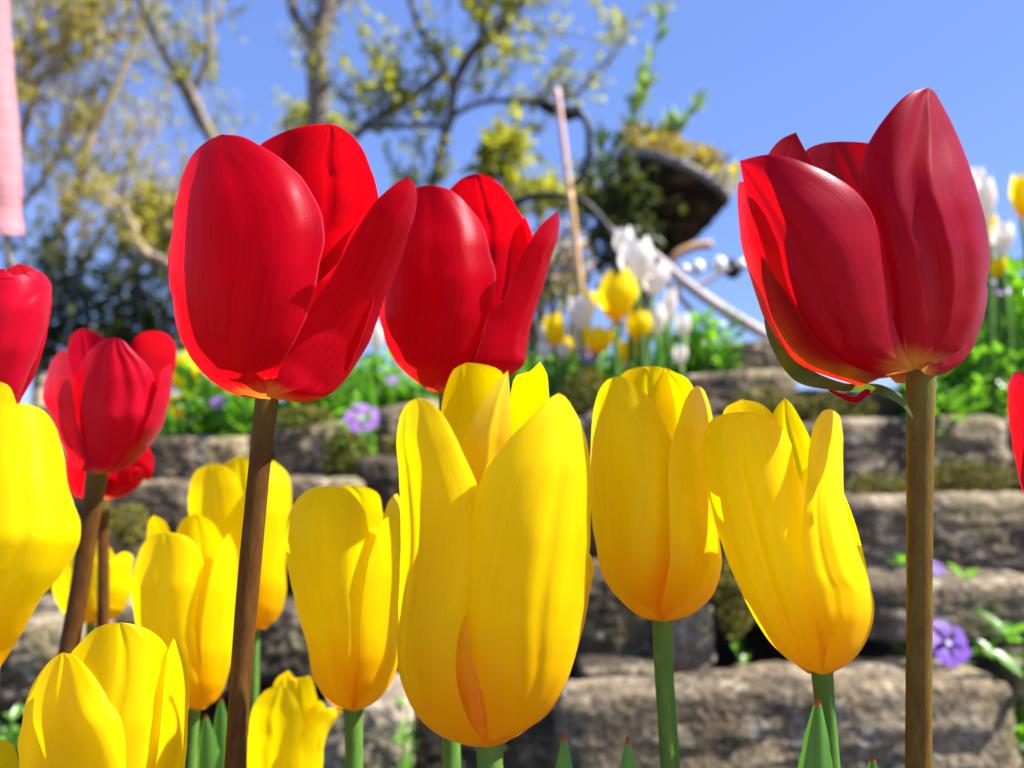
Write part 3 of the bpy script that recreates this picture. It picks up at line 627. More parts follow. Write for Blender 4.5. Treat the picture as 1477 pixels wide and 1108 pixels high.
# --- small red tulip at left
tulip('small blurred rose-red tulip at left, crumpled at its top right', RB, 0.225,
  [(687, 136, 150), (681, 120, 172), (667, 100, 195), (647, 86, 215), (617, 74, 236), (577, 66, 247), (543, 64, 252), (510, 72, 252), (470, 85, 245)],
  [dict(L=[(140,684),(117,660),(100,625),(98,590),(105,555),(115,530),(132,503),(150,490),(165,487)], R=[(146,684),(180,676),(205,655),(220,624),(230,584),(225,555),(212,528),(190,505),(178,492),(165,487)], creases=((0.15,0.15,5),(-0.4,0.15,4),(0.55,0.12,3)), curl=7, prof=[(687,136,150),(675,105,188),(647,92,215),(600,84,240),(543,84,242),(490,90,236)]),
   dict(L=[(138,684),(110,674),(93,647),(77,604),(62,577),(66,545),(76,518),(88,504)], R=[(142,684),(125,650),(112,610),(106,575),(103,545),(99,520),(95,508),(88,504)], lay=0.96),
   dict(L=[(138,680),(100,600),(95,540),(98,500),(106,480),(120,473)], R=[(144,680),(155,600),(160,540),(156,500),(142,482),(120,473)], side='b', lay=0.9),
   dict(L=[(142,680),(170,600),(185,540),(187,505),(196,486),(210,479),(226,477)], R=[(148,680),(220,600),(245,550),(255,515),(252,495),(240,482),(226,477)], side='b', lay=0.95, curl=-16),
   dict(L=[(144,684),(185,660),(212,610),(228,560),(238,530),(250,524)], R=[(149,684),(192,671),(216,652),(236,617),(251,570),(254,540),(250,524)], lay=0.98, wr=0.2)],
  'red_soft', [(140,682),(128,760),(112,870),(98,945),(80,1115)], 27, M['stem_brown'], fill=(560, (150, 215)), seed=4)
tulip('dark red tulip mostly hidden under the small rose-red one', RB, 0.27,
  [(722, 140, 156), (716, 112, 180), (700, 98, 206), (680, 94, 220), (655, 96, 224), (620, 100, 222)],
  [dict(L=[(146,720),(108,714),(97,690),(95,660),(105,630),(130,620)], R=[(148,720),(165,700),(170,670),(165,640),(150,625),(130,620)], creases=((0,0.2,3),)),
   dict(L=[(146,720),(150,700),(160,670),(175,650),(190,640),(212,652)], R=[(150,720),(180,716),(200,700),(206,690),(214,694),(221,678),(222,662),(212,652)], lay=0.97)],
  'red', [(148,718),(149,800),(148,905),(146,1000)], 16, M['stem_brown'], fill=(640, (130, 190, 240)), seed=5)
tulip('red tulip cut off by the left frame edge, above the huge yellow petals', RB, 0.172,
  [(632, -22, -6), (626, -50, 16), (600, -85, 30), (557, -105, 48), (503, -112, 66), (443, -112, 76), (405, -105, 75), (370, -95, 68)],
  [dict(L=[(-18,630),(-60,610),(-85,560),(-90,500),(-85,450),(-60,420),(-20,405),(20,400)], R=[(-12,630),(15,600),(35,557),(57,503),(71,447),(75,415),(66,398),(55,391),(40,393),(20,400)], creases=((0.3,0.15,4),), curl=6),
   dict(L=[(-18,626),(-80,560),(-85,480),(-60,420),(-30,385),(5,388)], R=[(-12,626),(20,560),(30,480),(28,430),(20,400),(5,388)], lay=0.96),
   dict(L=[(-16,626),(-20,560),(-20,480),(-5,410),(10,388),(26,380)], R=[(-10,626),(40,560),(68,480),(72,420),(55,392),(40,384),(26,380)], side='b', lay=0.9)],
  'red_soft', [(-14,628),(-16,800),(-20,1115)], 30, M['stem_brown'], fill=(430, (150, 240)), seed=6)
tulip('red tulip petal peeking in at the right frame edge', RB, 0.165,
  [(735, 1500, 1514), (728, 1484, 1540), (708, 1470, 1570), (660, 1461, 1592), (600, 1454, 1600), (560, 1456, 1600), (530, 1465, 1590)],
  [dict(L=[(1504,732),(1484,722),(1474,700),(1464,660),(1456,610),(1453,575),(1456,548),(1464,536),(1478,538)], R=[(1508,732),(1530,700),(1548,650),(1550,600),(1540,565),(1515,545),(1495,540),(1478,538)], creases=((-0.1,0.2,4),)),
   dict(L=[(1506,732),(1530,700),(1535,640),(1538,590),(1545,560),(1560,540)], R=[(1510,732),(1565,705),(1592,650),(1600,600),(1590,560),(1560,540)], lay=0.96)],
  'red_soft', [(1507,730),(1510,900),(1512,1115)], 30, M['stem_green'], fill=(545, (140, 185, 230)), seed=7)

# --- biggest yellow tulip, centre
tulip('biggest yellow tulip in the centre, sharp, with an orange flame at its base', YB, 0.130,
  [(1079, 685, 712), (1072, 662, 735), (1061, 634, 752), (1034, 602, 784), (996, 583, 812), (931, 573, 834), (861, 575, 845), (780, 579, 852), (690, 575, 853), (629, 572, 845), (580, 590, 830), (520, 620, 800)],
  [dict(L=[(700,1078),(703,1050),(694,996),(679,942),(666,899),(663,861),(667,812),(676,758),(687,710),(706,667),(738,629),(776,591),(792,575),(806,567)],
        R=[(712,1077),(742,1064),(775,1040),(800,1013),(819,980),(835,920),(844,861),(852,770),(852,672),(843,623),(825,586),(816,573),(806,567)],
        prof=[(1079,685,712),(1070,668,740),(1050,655,778),(1013,650,812),(980,648,830),(920,646,846),(861,643,856),(770,640,862),(672,650,862),(600,660,850),(560,665,840)],
        creases=((0.22,0.09,6),(0.62,0.08,3),(-0.05,0.3,-7)), curl=14, wav=1.3),
   dict(L=[(698,1078),(668,1074),(634,1061),(603,1034),(583,996),(572,931),(575,861),(579,780),(576,688),(572,629),(581,591),(591,578),(602,574)],
        R=[(700,1078),(690,1060),(676,1039),(662,1000),(657,950),(664,905),(684,860),(700,800),(702,750),(690,705),(674,668),(657,629),(630,588),(615,577),(602,574)], lay=0.985,
        prof=[(1079,685,712),(1065,640,722),(1034,598,735),(996,577,740),(931,566,742),(861,566,742),(780,568,740),(690,564,735),(629,560,725),(570,570,710)], creases=((-0.55,0.09,9),(0.25,0.3,-4)), curl=8, wav=1.2),
   dict(L=[(697,1074),(660,1000),(640,900),(645,780),(660,680),(672,625),(686,598),(706,564),(722,545),(733,534)], R=[(703,1074),(720,1000),(740,900),(745,780),(742,680),(738,630),(736,590),(735,560),(734,545),(733,534)], lay=0.82, mat='yellow_inner', creases=((0.0,0.2,-6),), dep=[0,50,85,95,90,80]),
   dict(L=[(697,1070),(690,950),(700,800),(722,680),(735,600),(737,565),(745,541),(762,537),(779,522)], R=[(706,1070),(800,950),(815,800),(805,680),(795,600),(791,560),(789,540),(779,522)], side='b', lay=0.80, creases=((0.35,0.06,5),)),
   dict(L=[(694,1070),(610,950),(600,800),(610,680),(636,600),(640,570),(646,550),(655,532),(673,523)], R=[(702,1070),(740,950),(748,800),(745,680),(735,600),(733,560),(722,535),(700,526),(673,523)], side='b', lay=0.86, creases=((-0.3,0.08,5),)),
   dict(L=[(698,1076),(670,1010),(652,940),(646,890),(668,850)], R=[(704,1076),(716,1010),(716,950),(706,890),(668,850)], mat='yellow_inner', dep=[0,52,62,62,70], creases=(), wav=0.2),
   dict(L=[(704,1074),(770,1020),(800,940),(815,860),(830,820)], R=[(710,1076),(790,1030),(833,935),(850,860),(852,800),(843,790),(830,820)], lay=1.0, mat='yellow_inner', dep=[0,30,50,50])],
  'yellow', [(706,1074),(706,1090),(707,1115)], 37, M['stem_green'], fill=(640, (130, 230)), seed=11)

# --- second yellow tulip
tulip('orange-tinged yellow tulip right of the biggest one, upright on a dark green stem', YB, 0.165,
  [(898, 945, 965), (893, 928, 985), (882, 905, 1008), (855, 884, 1030), (815, 866, 1042), (758, 857, 1040), (700, 853, 1036), (640, 851, 1034), (585, 856, 1028), (530, 872, 1010)],
  [dict(L=[(950,896),(925,890),(897,868),(873,837),(860,793),(853,731),(852,638),(857,585),(866,560),(877,547),(889,543)],
        R=[(955,896),(952,870),(958,840),(966,811),(973,758),(975,687),(970,638),(955,603),(935,572),(911,550),(900,544),(889,543)], creases=((-0.5,0.1,5),(0.2,0.3,-3)), curl=8,
        prof=[(898,945,965),(880,900,985),(837,866,998),(793,851,1004),(731,843,1006),(638,842,1000),(560,855,980)]),
   dict(L=[(953,896),(958,860),(966,811),(966,758),(964,700),(966,650),(977,612),(988,578),(997,562),(1006,556)],
        R=[(960,896),(990,890),(1010,878),(1030,855),(1041,815),(1037,770),(1031,700),(1030,650),(1028,603),(1021,576),(1014,561),(1006,556)], lay=0.97, creases=((0.1,0.2,-4),)),
   dict(L=[(950,892),(880,800),(875,700),(880,600),(889,552),(903,535),(925,529)], R=[(956,892),(970,800),(972,700),(975,600),(968,560),(958,532),(925,529)], side='b', lay=0.88, creases=((0.3,0.08,5),)),
   dict(L=[(954,892),(940,800),(940,700),(945,600),(950,550),(960,530)], R=[(960,892),(1020,800),(1022,700),(1015,600),(1000,560),(990,545),(975,538),(960,530)], side='b', lay=0.9, creases=((0.3,0.08,-5),)),
   dict(L=[(950,892),(920,850),(915,780),(925,700),(945,640)], R=[(960,892),(985,850),(990,780),(978,700),(945,640)], lay=0.88, mat='yellow_inner', dep=[0,20,40,40,40])],
  'yellow', [(955,892),(957,960),(962,1040),(967,1115)], 27, M['stem_green'], fill=(620, (140, 225)), seed=12)

# --- leaning yellow tulip
tulip('yellow tulip leaning left with a grooved left petal and separate right petal', YB, 0.160,
  [(975, 1172, 1198), (968, 1155, 1212), (957, 1138, 1225), (930, 1113, 1245), (890, 1088, 1262), (837, 1061, 1262), (767, 1035, 1246), (700, 1019, 1228), (645, 1013, 1218), (600, 1030, 1216), (570, 1040, 1210)],
  [dict(L=[(1183,973),(1145,957),(1114,930),(1088,890),(1061,837),(1035,767),(1019,700),(1013,650),(1016,621),(1030,603),(1050,596),(1078,594)],
        R=[(1186,973),(1192,940),(1190,890),(1182,837),(1170,767),(1158,705),(1146,670),(1143,647),(1134,625),(1114,606),(1096,597),(1078,594)], creases=((-0.08,0.10,12),(-0.5,0.16,-5),(0.45,0.2,-4)), curl=10, wav=1.4,
        prof=[(975,1170,1200),(957,1130,1225),(930,1104,1235),(890,1078,1232),(837,1050,1222),(767,1022,1206),(700,1006,1190),(645,1000,1182),(590,1008,1170)]),
   dict(L=[(1186,973),(1180,930),(1172,880),(1162,830),(1156,780),(1158,740),(1164,690),(1168,640),(1178,605),(1188,592),(1198,590)],
        R=[(1192,973),(1216,963),(1238,943),(1256,908),(1261,877),(1252,837),(1234,784),(1219,731),(1216,665),(1215,620),(1209,597),(1198,590)], lay=0.96, creases=((0.0,0.2,-5),(-0.5,0.1,4)), curl=6),
   dict(L=[(1184,970),(1100,880),(1060,780),(1040,680),(1040,620),(1047,588),(1070,576)], R=[(1188,970),(1180,880),(1160,780),(1140,680),(1130,630),(1115,598),(1098,583),(1070,576)], side='b', lay=0.88),
   dict(L=[(1186,970),(1150,880),(1120,780),(1108,680),(1110,610),(1118,590),(1132,574)], R=[(1192,970),(1240,880),(1215,780),(1190,690),(1172,640),(1152,600),(1142,584),(1132,574)], side='b', lay=0.90, creases=((0,0.1,5),))],
  'yellow', [(1186,970),(1190,1020),(1194,1060),(1198,1115)], 26, M['stem_green'], fill=(660, (140, 225)), seed=13)

# --- yellow tulip left of the biggest
tulip('yellow tulip just left of the biggest one, a pale stone at its stem', YB, 0.192,
  [(1028, 497, 520), (1023, 484, 532), (1012, 468, 550), (990, 452, 566), (950, 442, 576), (880, 428, 580), (830, 417, 582), (780, 412, 582), (735, 418, 580), (695, 440, 570)],
  [dict(L=[(506,1026),(480,1015),(455,985),(443,930),(428,880),(417,830),(412,785),(416,745),(432,716),(450,704),(475,701)],
        R=[(510,1026),(518,990),(524,930),(530,870),(534,800),(530,760),(522,730),(508,712),(492,703),(475,701)], creases=((-0.05,0.1,6),(0.5,0.2,-4)), curl=7, prof=[(1028,497,520),(1010,464,542),(950,430,556),(880,415,558),(780,400,556),(700,410,545)]),
   dict(L=[(509,1026),(517,980),(520,920),(524,860),(532,810),(545,770),(556,735),(564,718),(573,712)], R=[(514,1026),(540,1014),(560,992),(574,960),(580,900),(583,830),(584,770),(582,730),(573,712)], lay=0.96, creases=((0,0.2,-4),)),
   dict(L=[(506,1022),(450,900),(445,800),(455,735),(475,708),(500,700)], R=[(512,1022),(555,900),(560,800),(552,740),(545,712),(525,702),(500,700)], side='b', lay=0.9, creases=((0.3,0.1,5),)),
   dict(L=[(508,1022),(500,950),(500,880),(510,820)], R=[(514,1022),(545,950),(540,880),(510,820)], lay=0.9, mat='yellow_inner', dep=[0,20,35,35])],
  'yellow', [(509,1022),(510,1060),(511,1115)], 25, M['stem_green'], fill=(760, (150, 225)), seed=14)

# --- low yellow tulip, bottom left
tulip('broad yellow tulip cut by the bottom frame edge at lower left', YB, 0.150,
  [(1250, 130, 150), (1243, 100, 185), (1225, 70, 215), (1190, 45, 245), (1140, 32, 262), (1090, 26, 269), (1040, 28, 272), (990, 40, 272), (930, 60, 262), (890, 80, 250)],
  [dict(L=[(138,1248),(90,1238),(55,1200),(34,1140),(26,1080),(31,1040),(43,997),(65,961),(78,948),(90,941)], R=[(142,1248),(185,1220),(212,1160),(218,1100),(208,1062),(190,1040),(173,1026),(150,998),(125,962),(108,946),(90,941)], creases=((-0.15,0.14,9),(0.35,0.2,-6)), curl=8, prof=[(1250,130,150),(1225,65,190),(1140,12,236),(1040,8,240),(930,30,220)]),
   dict(L=[(138,1244),(70,1160),(60,1080),(75,1000),(105,940),(119,925),(137,907),(155,900),(173,898)], R=[(145,1244),(215,1160),(250,1080),(255,1000),(248,955),(236,928),(217,910),(195,901),(173,898)], lay=0.92, creases=((0.0,0.07,6),(0.5,0.2,-5)), prof=[(1250,130,150),(1225,65,210),(1140,40,265),(1040,45,270),(890,70,258)]),
   dict(L=[(142,1246),(200,1180),(225,1100),(235,1010),(240,960),(244,935),(250,921)], R=[(148,1248),(220,1220),(255,1170),(266,1110),(271,1040),(272,985),(267,950),(258,930),(250,921)], lay=0.98)],
  'yellow', [(140,1246),(140,1300)], 34, M['stem_green'], fill=(945, (140, 185, 230)), seed=15)

# --- yellow tulips farther back at left
tulip('blurred yellow tulip standing behind the broad one, left of the tall brown stem', YB, 0.235,
  [(1026, 270, 292), (1018, 250, 312), (990, 225, 325), (940, 206, 334), (890, 194, 338), (845, 190, 342), (800, 194, 343), (745, 210, 338)],
  [dict(L=[(280,1024),(240,1000),(206,945),(194,895),(190,845),(198,805),(214,776),(238,767)], R=[(284,1024),(292,990),(284,940),(281,900),(288,850),(293,815),(285,790),(268,774),(238,767)], creases=((-0.1,0.16,5),), curl=6, prof=[(1026,270,292),(990,215,318),(940,196,320),(845,176,318),(760,190,310)]),
   dict(L=[(283,1024),(290,980),(290,920),(298,860),(306,820),(318,785),(331,769)], R=[(288,1024),(312,1010),(332,961),(338,900),(342,840),(341,795),(331,769)], lay=0.96),
   dict(L=[(279,1020),(215,900),(210,820),(212,770),(215,750),(222,743)], R=[(284,1020),(250,900),(250,820),(248,775),(236,750),(222,743)], side='b', lay=0.9),
   dict(L=[(280,1020),(240,900),(245,810),(255,765),(265,748),(284,740)], R=[(287,1020),(325,900),(328,820),(320,775),(305,752),(284,740)], side='b', lay=0.92)],
  'yellow', [(281,1020),(278,1070),(276,1115)], 15, M['stem_green'], fill=(800, (150, 225)), seed=16)
tulip('blurred yellow tulip behind the tall brown stem, highest of the left yellow ones', YB, 0.275,
  [(910, 360, 376), (904, 340, 396), (880, 312, 408), (840, 290, 414), (790, 278, 417), (740, 271, 421), (700, 274, 420), (655, 292, 408)],
  [dict(L=[(366,908),(330,890),(300,850),(282,800),(273,750),(272,710),(282,680),(305,668)], R=[(368,908),(370,860),(362,800),(355,750),(350,710),(340,685),(325,672),(305,668)], creases=((0,0.15,4),), prof=[(910,360,376),(880,305,395),(790,265,385),(700,258,378),(655,265,370)]),
   dict(L=[(367,908),(372,860),(376,800),(372,750),(372,710),(380,680),(394,664)], R=[(372,908),(398,895),(412,860),(412,815),(417,770),(421,720),(414,682),(394,664)], lay=0.97),
   dict(L=[(364,905),(310,800),(308,720),(318,675),(345,657)], R=[(370,905),(385,800),(388,720),(375,670),(345,657)], side='b', lay=0.9)],
  'yellow', [(368,905),(367,980),(364,1115)], 13, M['stem_green'], fill=(700, (140, 225)), seed=17)
tulip('open frilly yellow tulip at the bottom edge right of the tall brown stem', YB, 0.240,
  [(1180, 400, 420), (1172, 385, 440), (1150, 368, 458), (1110, 358, 466), (1060, 356, 474), (1020, 362, 484), (980, 378, 490)],
  [dict(L=[(408,1178),(375,1160),(358,1110),(358,1060),(366,1018),(385,995),(405,988)], R=[(412,1178),(430,1150),(436,1100),(438,1060),(432,1020),(420,998),(405,988)], creases=((0.1,0.14,5),)),
   dict(L=[(410,1178),(425,1140),(430,1090),(442,1050),(455,1030),(472,1022),(494,1024)], R=[(416,1178),(450,1155),(465,1110),(468,1075),(474,1055),(484,1040),(494,1024)], lay=0.96, dep=[0,0,0,-6,-15]),
   dict(L=[(406,1175),(380,1100),(384,1030),(392,995),(400,978),(416,967)], R=[(414,1175),(450,1100),(458,1040),(456,1000),(446,975),(432,980),(416,967)], side='b', lay=0.9, creases=((0.2,0.08,6),(-0.4,0.08,4)))],
  'yellow', [(411,1176),(411,1250)], 16, M['stem_green'], fill=(1010, (140, 225)), seed=18)
tulip('pale lime-yellow tulip far behind the small red tulip stems', YB, 0.31,
  [(902, 124, 138), (896, 104, 160), (880, 84, 180), (850, 74, 189), (815, 72, 191), (775, 82, 188)],
  [dict(L=[(128,900),(95,888),(78,860),(73,830),(80,800),(100,785)], R=[(131,900),(128,870),(126,840),(122,810),(115,792),(100,785)]),
   dict(L=[(130,900),(124,870),(120,835),(120,800),(125,780),(132,768)], R=[(134,900),(142,870),(146,835),(146,800),(141,780),(132,768)], lay=1.02),
   dict(L=[(131,900),(142,870),(148,835),(150,805),(158,788)], R=[(136,900),(172,888),(188,860),(191,825),(190,800),(178,796),(170,806),(158,788)], lay=0.98)],
  'yellow', [(131,898),(130,960),(128,1040)], 12, M['stem_green'], fill=(810, (150, 225)), seed=19)
# --- huge near yellow tulip at left edge
tulip('huge near yellow tulip cut by the left frame edge', YB, 0.118,
  [(1000, -62, -36), (992, -90, 0), (961, -140, 10), (917, -175, 40), (870, -190, 65), (827, -198, 92), (775, -204, 114), (730, -204, 110), (680, -200, 100), (620, -185, 88), (550, -160, 70)],
  [dict(L=[(-52,998),(-60,960),(-70,900),(-80,820),(-85,740),(-75,680),(-50,630),(-15,592),(15,583),(40,583)], R=[(-44,998),(0,961),(29,917),(54,870),(90,827),(112,787),(117,757),(106,728),(97,693),(90,648),(79,614),(62,592),(40,583)], creases=((0.05,0.1,4),), curl=4, prof=[(1000,-62,-36),(961,-110,30),(917,-140,62),(827,-160,112),(775,-165,132),(693,-160,116),(580,-140,90)]),
   dict(L=[(-54,998),(-110,970),(-165,900),(-195,820),(-200,740),(-180,660),(-140,610),(-105,598)], R=[(-48,998),(-30,920),(-20,820),(-15,740),(-25,670),(-60,615),(-105,598)], lay=0.97),
   dict(L=[(-50,994),(-120,850),(-115,720),(-90,620),(-55,565),(-15,548)], R=[(-44,994),(30,850),(40,720),(34,630),(24,585),(12,556),(-15,548)], side='b', lay=0.9)],
  'yellow', [(-50,996),(-50,1050),(-52,1115)], 36, M['stem_green'], fill=(640, (140, 225)), seed=20)
tulip('yellow tulip tip just visible in the bottom left corner', YB, 0.20,
  [(1220, -20, -6), (1210, -50, 25), (1180, -62, 32), (1130, -60, 32), (1090, -50, 26), (1060, -40, 18)],
  [dict(L=[(-14,1218),(-50,1200),(-58,1150),(-45,1100),(-20,1075),(0,1066)], R=[(-10,1218),(20,1200),(32,1160),(30,1120),(24,1085),(14,1070),(0,1066)], creases=((0.1,0.15,4),)),
   dict(L=[(-14,1218),(-60,1190),(-62,1140),(-50,1100),(-38,1085)], R=[(-12,1218),(-10,1180),(-10,1140),(-20,1105),(-38,1085)], lay=0.95)],
  'yellow', [(-12,1216),(-12,1280)], 22, M['stem_green'], fill=(1095, (140, 185, 225)), seed=21)

# --- single leaf tips rising into the frame
def leaf_plant(x, y, d, wpx, label, lean=0.0):
    tip = P(x, y, d); foot = Vector((tip.x + lean, tip.y + 0.015, 0.0))
    fl = thing('tulip_shoot', label, 'leaf shoot', foot, 'leaf shoots at the bottom edge')
    blade(fl, foot, tip, wpx * d / F * 8.0, M['leaf'], fold=0.5, tipmat=M['leaf_tip'], n=60, lean=(-lean * 0.15, 0, 0))
    blade(fl, foot + Vector((0.008, 0.004, 0)), foot + Vector((0.03, 0.012, 0.15)), wpx * d / F * 6.0, M['leaf'], fold=0.5)
leaf_plant(814, 1059, 0.150, 30, 'red-tipped green leaf shoot nearest the biggest yellow tulip', -0.008)
leaf_plant(906, 1063, 0.150, 30, 'red-tipped green leaf shoot between two yellow tulip stems', 0.0)
leaf_plant(1180, 1007, 0.150, 36, 'tall narrow green leaf touching the leaning yellow tulip stem', -0.010)
leaf_plant(1259, 1090, 0.160, 30, 'small green leaf tip just left of the right brown stem', 0.006)
leaf_plant(296, 1030, 0.23, 26, 'green leaf shoot between the blurred yellow tulip and the tall brown stem', 0.012)
leaf_plant(318, 1005, 0.24, 22, 'thin upright green leaf right beside the tall brown stem', -0.004)

# ------------------------------------------------------------------ plants of the upper bed
def leaf_bag(B, c, dirn, length, width, rnd, droop=0.0):
    """one small elliptical leaf, six-sided, folded a little"""
    d = Vector(dirn).normalized()
    n = Vector((rnd.gauss(0, 0.5), rnd.gauss(-0.2, 0.5), 1.0)); s = d.cross(n)
    if s.length < 1e-4: s = Vector((1, 0, 0))
    s.normalize(); n = s.cross(d).normalized()
    p = [c, c + d*length*0.35 + s*width*0.5 + n*width*0.15, c + d*length*0.75 + s*width*0.36 + n*width*0.1, c + d*length - n*length*0.08,
         c + d*length*0.75 - s*width*0.36 + n*width*0.1, c + d*length*0.35 - s*width*0.5 + n*width*0.15, c + d*length*0.4, c + d*length*0.75]
    B.add([tuple(q) for q in p], [(0, 1, 6), (1, 2, 7, 6), (2, 3, 7), (0, 6, 5), (6, 7, 4, 5), (7, 3, 4)])

def vinca_flower(par, c, face, size, seed, name='flower', mat='purple'):
    """five blunt petals like a pinwheel round a pale eye"""
    rnd = random.Random(seed)
    n = Vector(face).normalized(); a = n.orthogonal().normalized(); b = n.cross(a)
    B = Bag(); r0 = size * 0.10; R0 = size * 0.5
    for k in range(5):
        t0 = k * 1.2566 + rnd.uniform(-0.08, 0.08)
        V = []
        for i in range(6):
            q = i / 5; rr = r0 + (R0 - r0) * q
            hw = (0.18 + 0.50 * q ** 0.9) * (1.0 if q < 0.9 else 0.88)
            for j in range(7):
                v = -1 + j / 3.0
                ang = t0 + hw * v + 0.18 * q
                rad = rr * (1 - 0.07 * abs(v) ** 3 * q - (0.03 if abs(v) < 0.2 and i == 5 else 0) + 0.06 * v * q)
                p = c + (a * math.cos(ang) + b * math.sin(ang)) * rad + n * (size * (0.05 * q - 0.05 * q * q + 0.03 * v * q))
                V.append(tuple(p))
        B.add(V, grid_faces(6, 7))
    f = B.build(name, M[mat], par)
    E = Bag(); V = [tuple(c + n * size * 0.03)] + [tuple(c + (a*math.cos(x*0.785) + b*math.sin(x*0.785)) * size * 0.06 + n * size * 0.04) for x in range(8)]
    E.add(V, [(0, 1 + x, 1 + (x + 1) % 8) for x in range(8)])
    e = mesh_obj('flower_eye', np.concatenate(E.v), E.f, M['purple_eye'], None); e.parent = f; e.matrix_parent_inverse.identity()
    e.location = (0, 0, 0)
    me = e.data
    for v in me.vertices: v.co = v.co - Vector(par.location)
    return f

def vinca(x, y, w, h, d, n, label, seed, flowers=(), leaf=0.020, hang=0.0):
    """a clump of periwinkle: trailing stems set with paired leaves"""
    rnd = random.Random(seed)
    ctr = P(x, y, d); rx = w / 2 * d / F; rz = h / 2 * d / F
    root = Vector((ctr.x, ctr.y + 0.02, float(ground_z(ctr.x, ctr.y + 0.02))))
    pl = thing('periwinkle', label, 'plant', root, 'periwinkle clumps in the rockery')
    B = Bag(); T = Bag()
    for k in range(max(3, n // 5)):
        a = rnd.random() * 6.283; r = math.sqrt(rnd.random())
        top = Vector((ctr.x + rx * r * math.cos(a), ctr.y + rnd.uniform(-0.03, 0.05), ctr.z + rz * rnd.uniform(-0.6, 1.0)))
        b0 = Vector((ctr.x + (top.x - ctr.x) * 0.4, ctr.y + 0.02, min(root.z, ctr.z - rz) if hang == 0 else ctr.z + rz * 0.2))
        mid = (b0 + top) / 2 + Vector((rnd.gauss(0, 0.006), -0.008, 0.006))
        c = curve([tuple(b0), tuple(mid), tuple(top)], 10)
        V, Fc, UV = tube(c, [0.0011, 0.0007], 5, cap=False); T.add(V, Fc, UV)
        for i in range(2, 10):
            if rnd.random() < 0.12: continue
            p = Vector(c[i]); ax = Vector(c[i] - c[i - 1]).normalized()
            q = rnd.random() * 3.14
            s = Vector((math.cos(q), math.sin(q) - 0.2, rnd.uniform(0.1, 0.7)))
            L = leaf * rnd.uniform(0.75, 1.4) * (0.75 if i == 9 else 1)
            leaf_bag(B, p, s + ax * 0.5, L, L * rnd.uniform(0.42, 0.58), rnd)
            leaf_bag(B, p, Vector((-s.x, -s.y - 0.4, s.z)) + ax * 0.5, L, L * rnd.uniform(0.42, 0.58), rnd)
    T.build('stems', M['stem_green'], pl)
    B.build('foliage', M['vinca'], pl)
    for k, (fx, fy, fs, fd) in enumerate(flowers):
        c = P(fx, fy, fd)
        vinca_flower(pl, c, (rnd.uniform(0.1, 0.5), -1, rnd.uniform(0.4, 0.9)), fs * fd / F, seed * 13 + k, mat='mauve' if fy < 610 else 'purple')
    return pl

vinca(310, 575, 160, 120, 0.76, 170, 'bright green periwinkle between the small red tulip and the tall brown stem', 51, [(316, 580, 24, 0.73)])
vinca(455, 575, 130, 110, 0.78, 150, 'periwinkle foliage right behind the tall brown stem', 52)
vinca(520, 615, 70, 70, 0.72, 40, 'periwinkle with one large mauve flower left of the biggest yellow tulip', 53, [(522, 603, 50, 0.69)], leaf=0.014)
vinca(585, 560, 110, 110, 0.82, 120, 'periwinkle in the gap under the second red tulip', 54, [(566, 548, 20, 0.80)])
vinca(800, 545, 120, 80, 0.84, 140, 'dark green periwinkle with a purple flower below the white tulips', 55, [(848, 512, 26, 0.79)])
vinca(520, 560, 120, 90, 0.84, 130, 'periwinkle filling the bed behind the bright strap leaves', 68)
vinca(700, 560, 180, 110, 0.86, 150, 'periwinkle hidden behind the top of the biggest yellow tulip', 69)
vinca(905, 540, 120, 70, 0.86, 120, 'periwinkle carpet behind the second yellow tulip', 56)
vinca(1005, 505, 115, 95, 0.88, 170, 'bushy bright green periwinkle left of the pale fallen branch', 57)
vinca(1395, 520, 130, 130, 0.80, 220, 'tall periwinkle with a mauve flower behind the crimson tulip at right', 58, [(1440, 414, 34, 0.80)])
vinca(1460, 470, 90, 170, 0.84, 200, 'bright periwinkle against the sky at the right frame edge', 59, leaf=0.024)
vinca(1365, 565, 130, 50, 0.76, 120, 'periwinkle hanging over the moss-edged grey stone', 60)
vinca(1370, 925, 90, 60, 0.560, 14, 'periwinkle with the largest purple flower, in the dark joint at lower right', 61, [(1367, 928, 66, 0.535)], leaf=0.016)
vinca(1455, 905, 60, 110, 0.535, 40, 'upright periwinkle shoot with pale tip at the lower right frame edge', 62, leaf=0.024)
vinca(1345, 830, 60, 50, 0.60, 8, 'small periwinkle shoot with a violet flower right of the brown stem', 63, [(1351, 820, 24, 0.585)], leaf=0.014)
vinca(1085, 960, 60, 50, 0.58, 14, 'tiny green seedling in the shadow below the leaning yellow tulip', 64, leaf=0.010)
vinca(20, 1060, 60, 50, 0.52, 30, 'green weed in the bottom left corner', 65, leaf=0.018)
vinca(590, 1040, 22, 60, 0.50, 8, 'yellow-green sprout right of the pale rounded stone', 66, leaf=0.012)
vinca(195, 720, 60, 40, 0.68, 20, 'pale sprout on the mottled grey stone at left', 67, leaf=0.018)

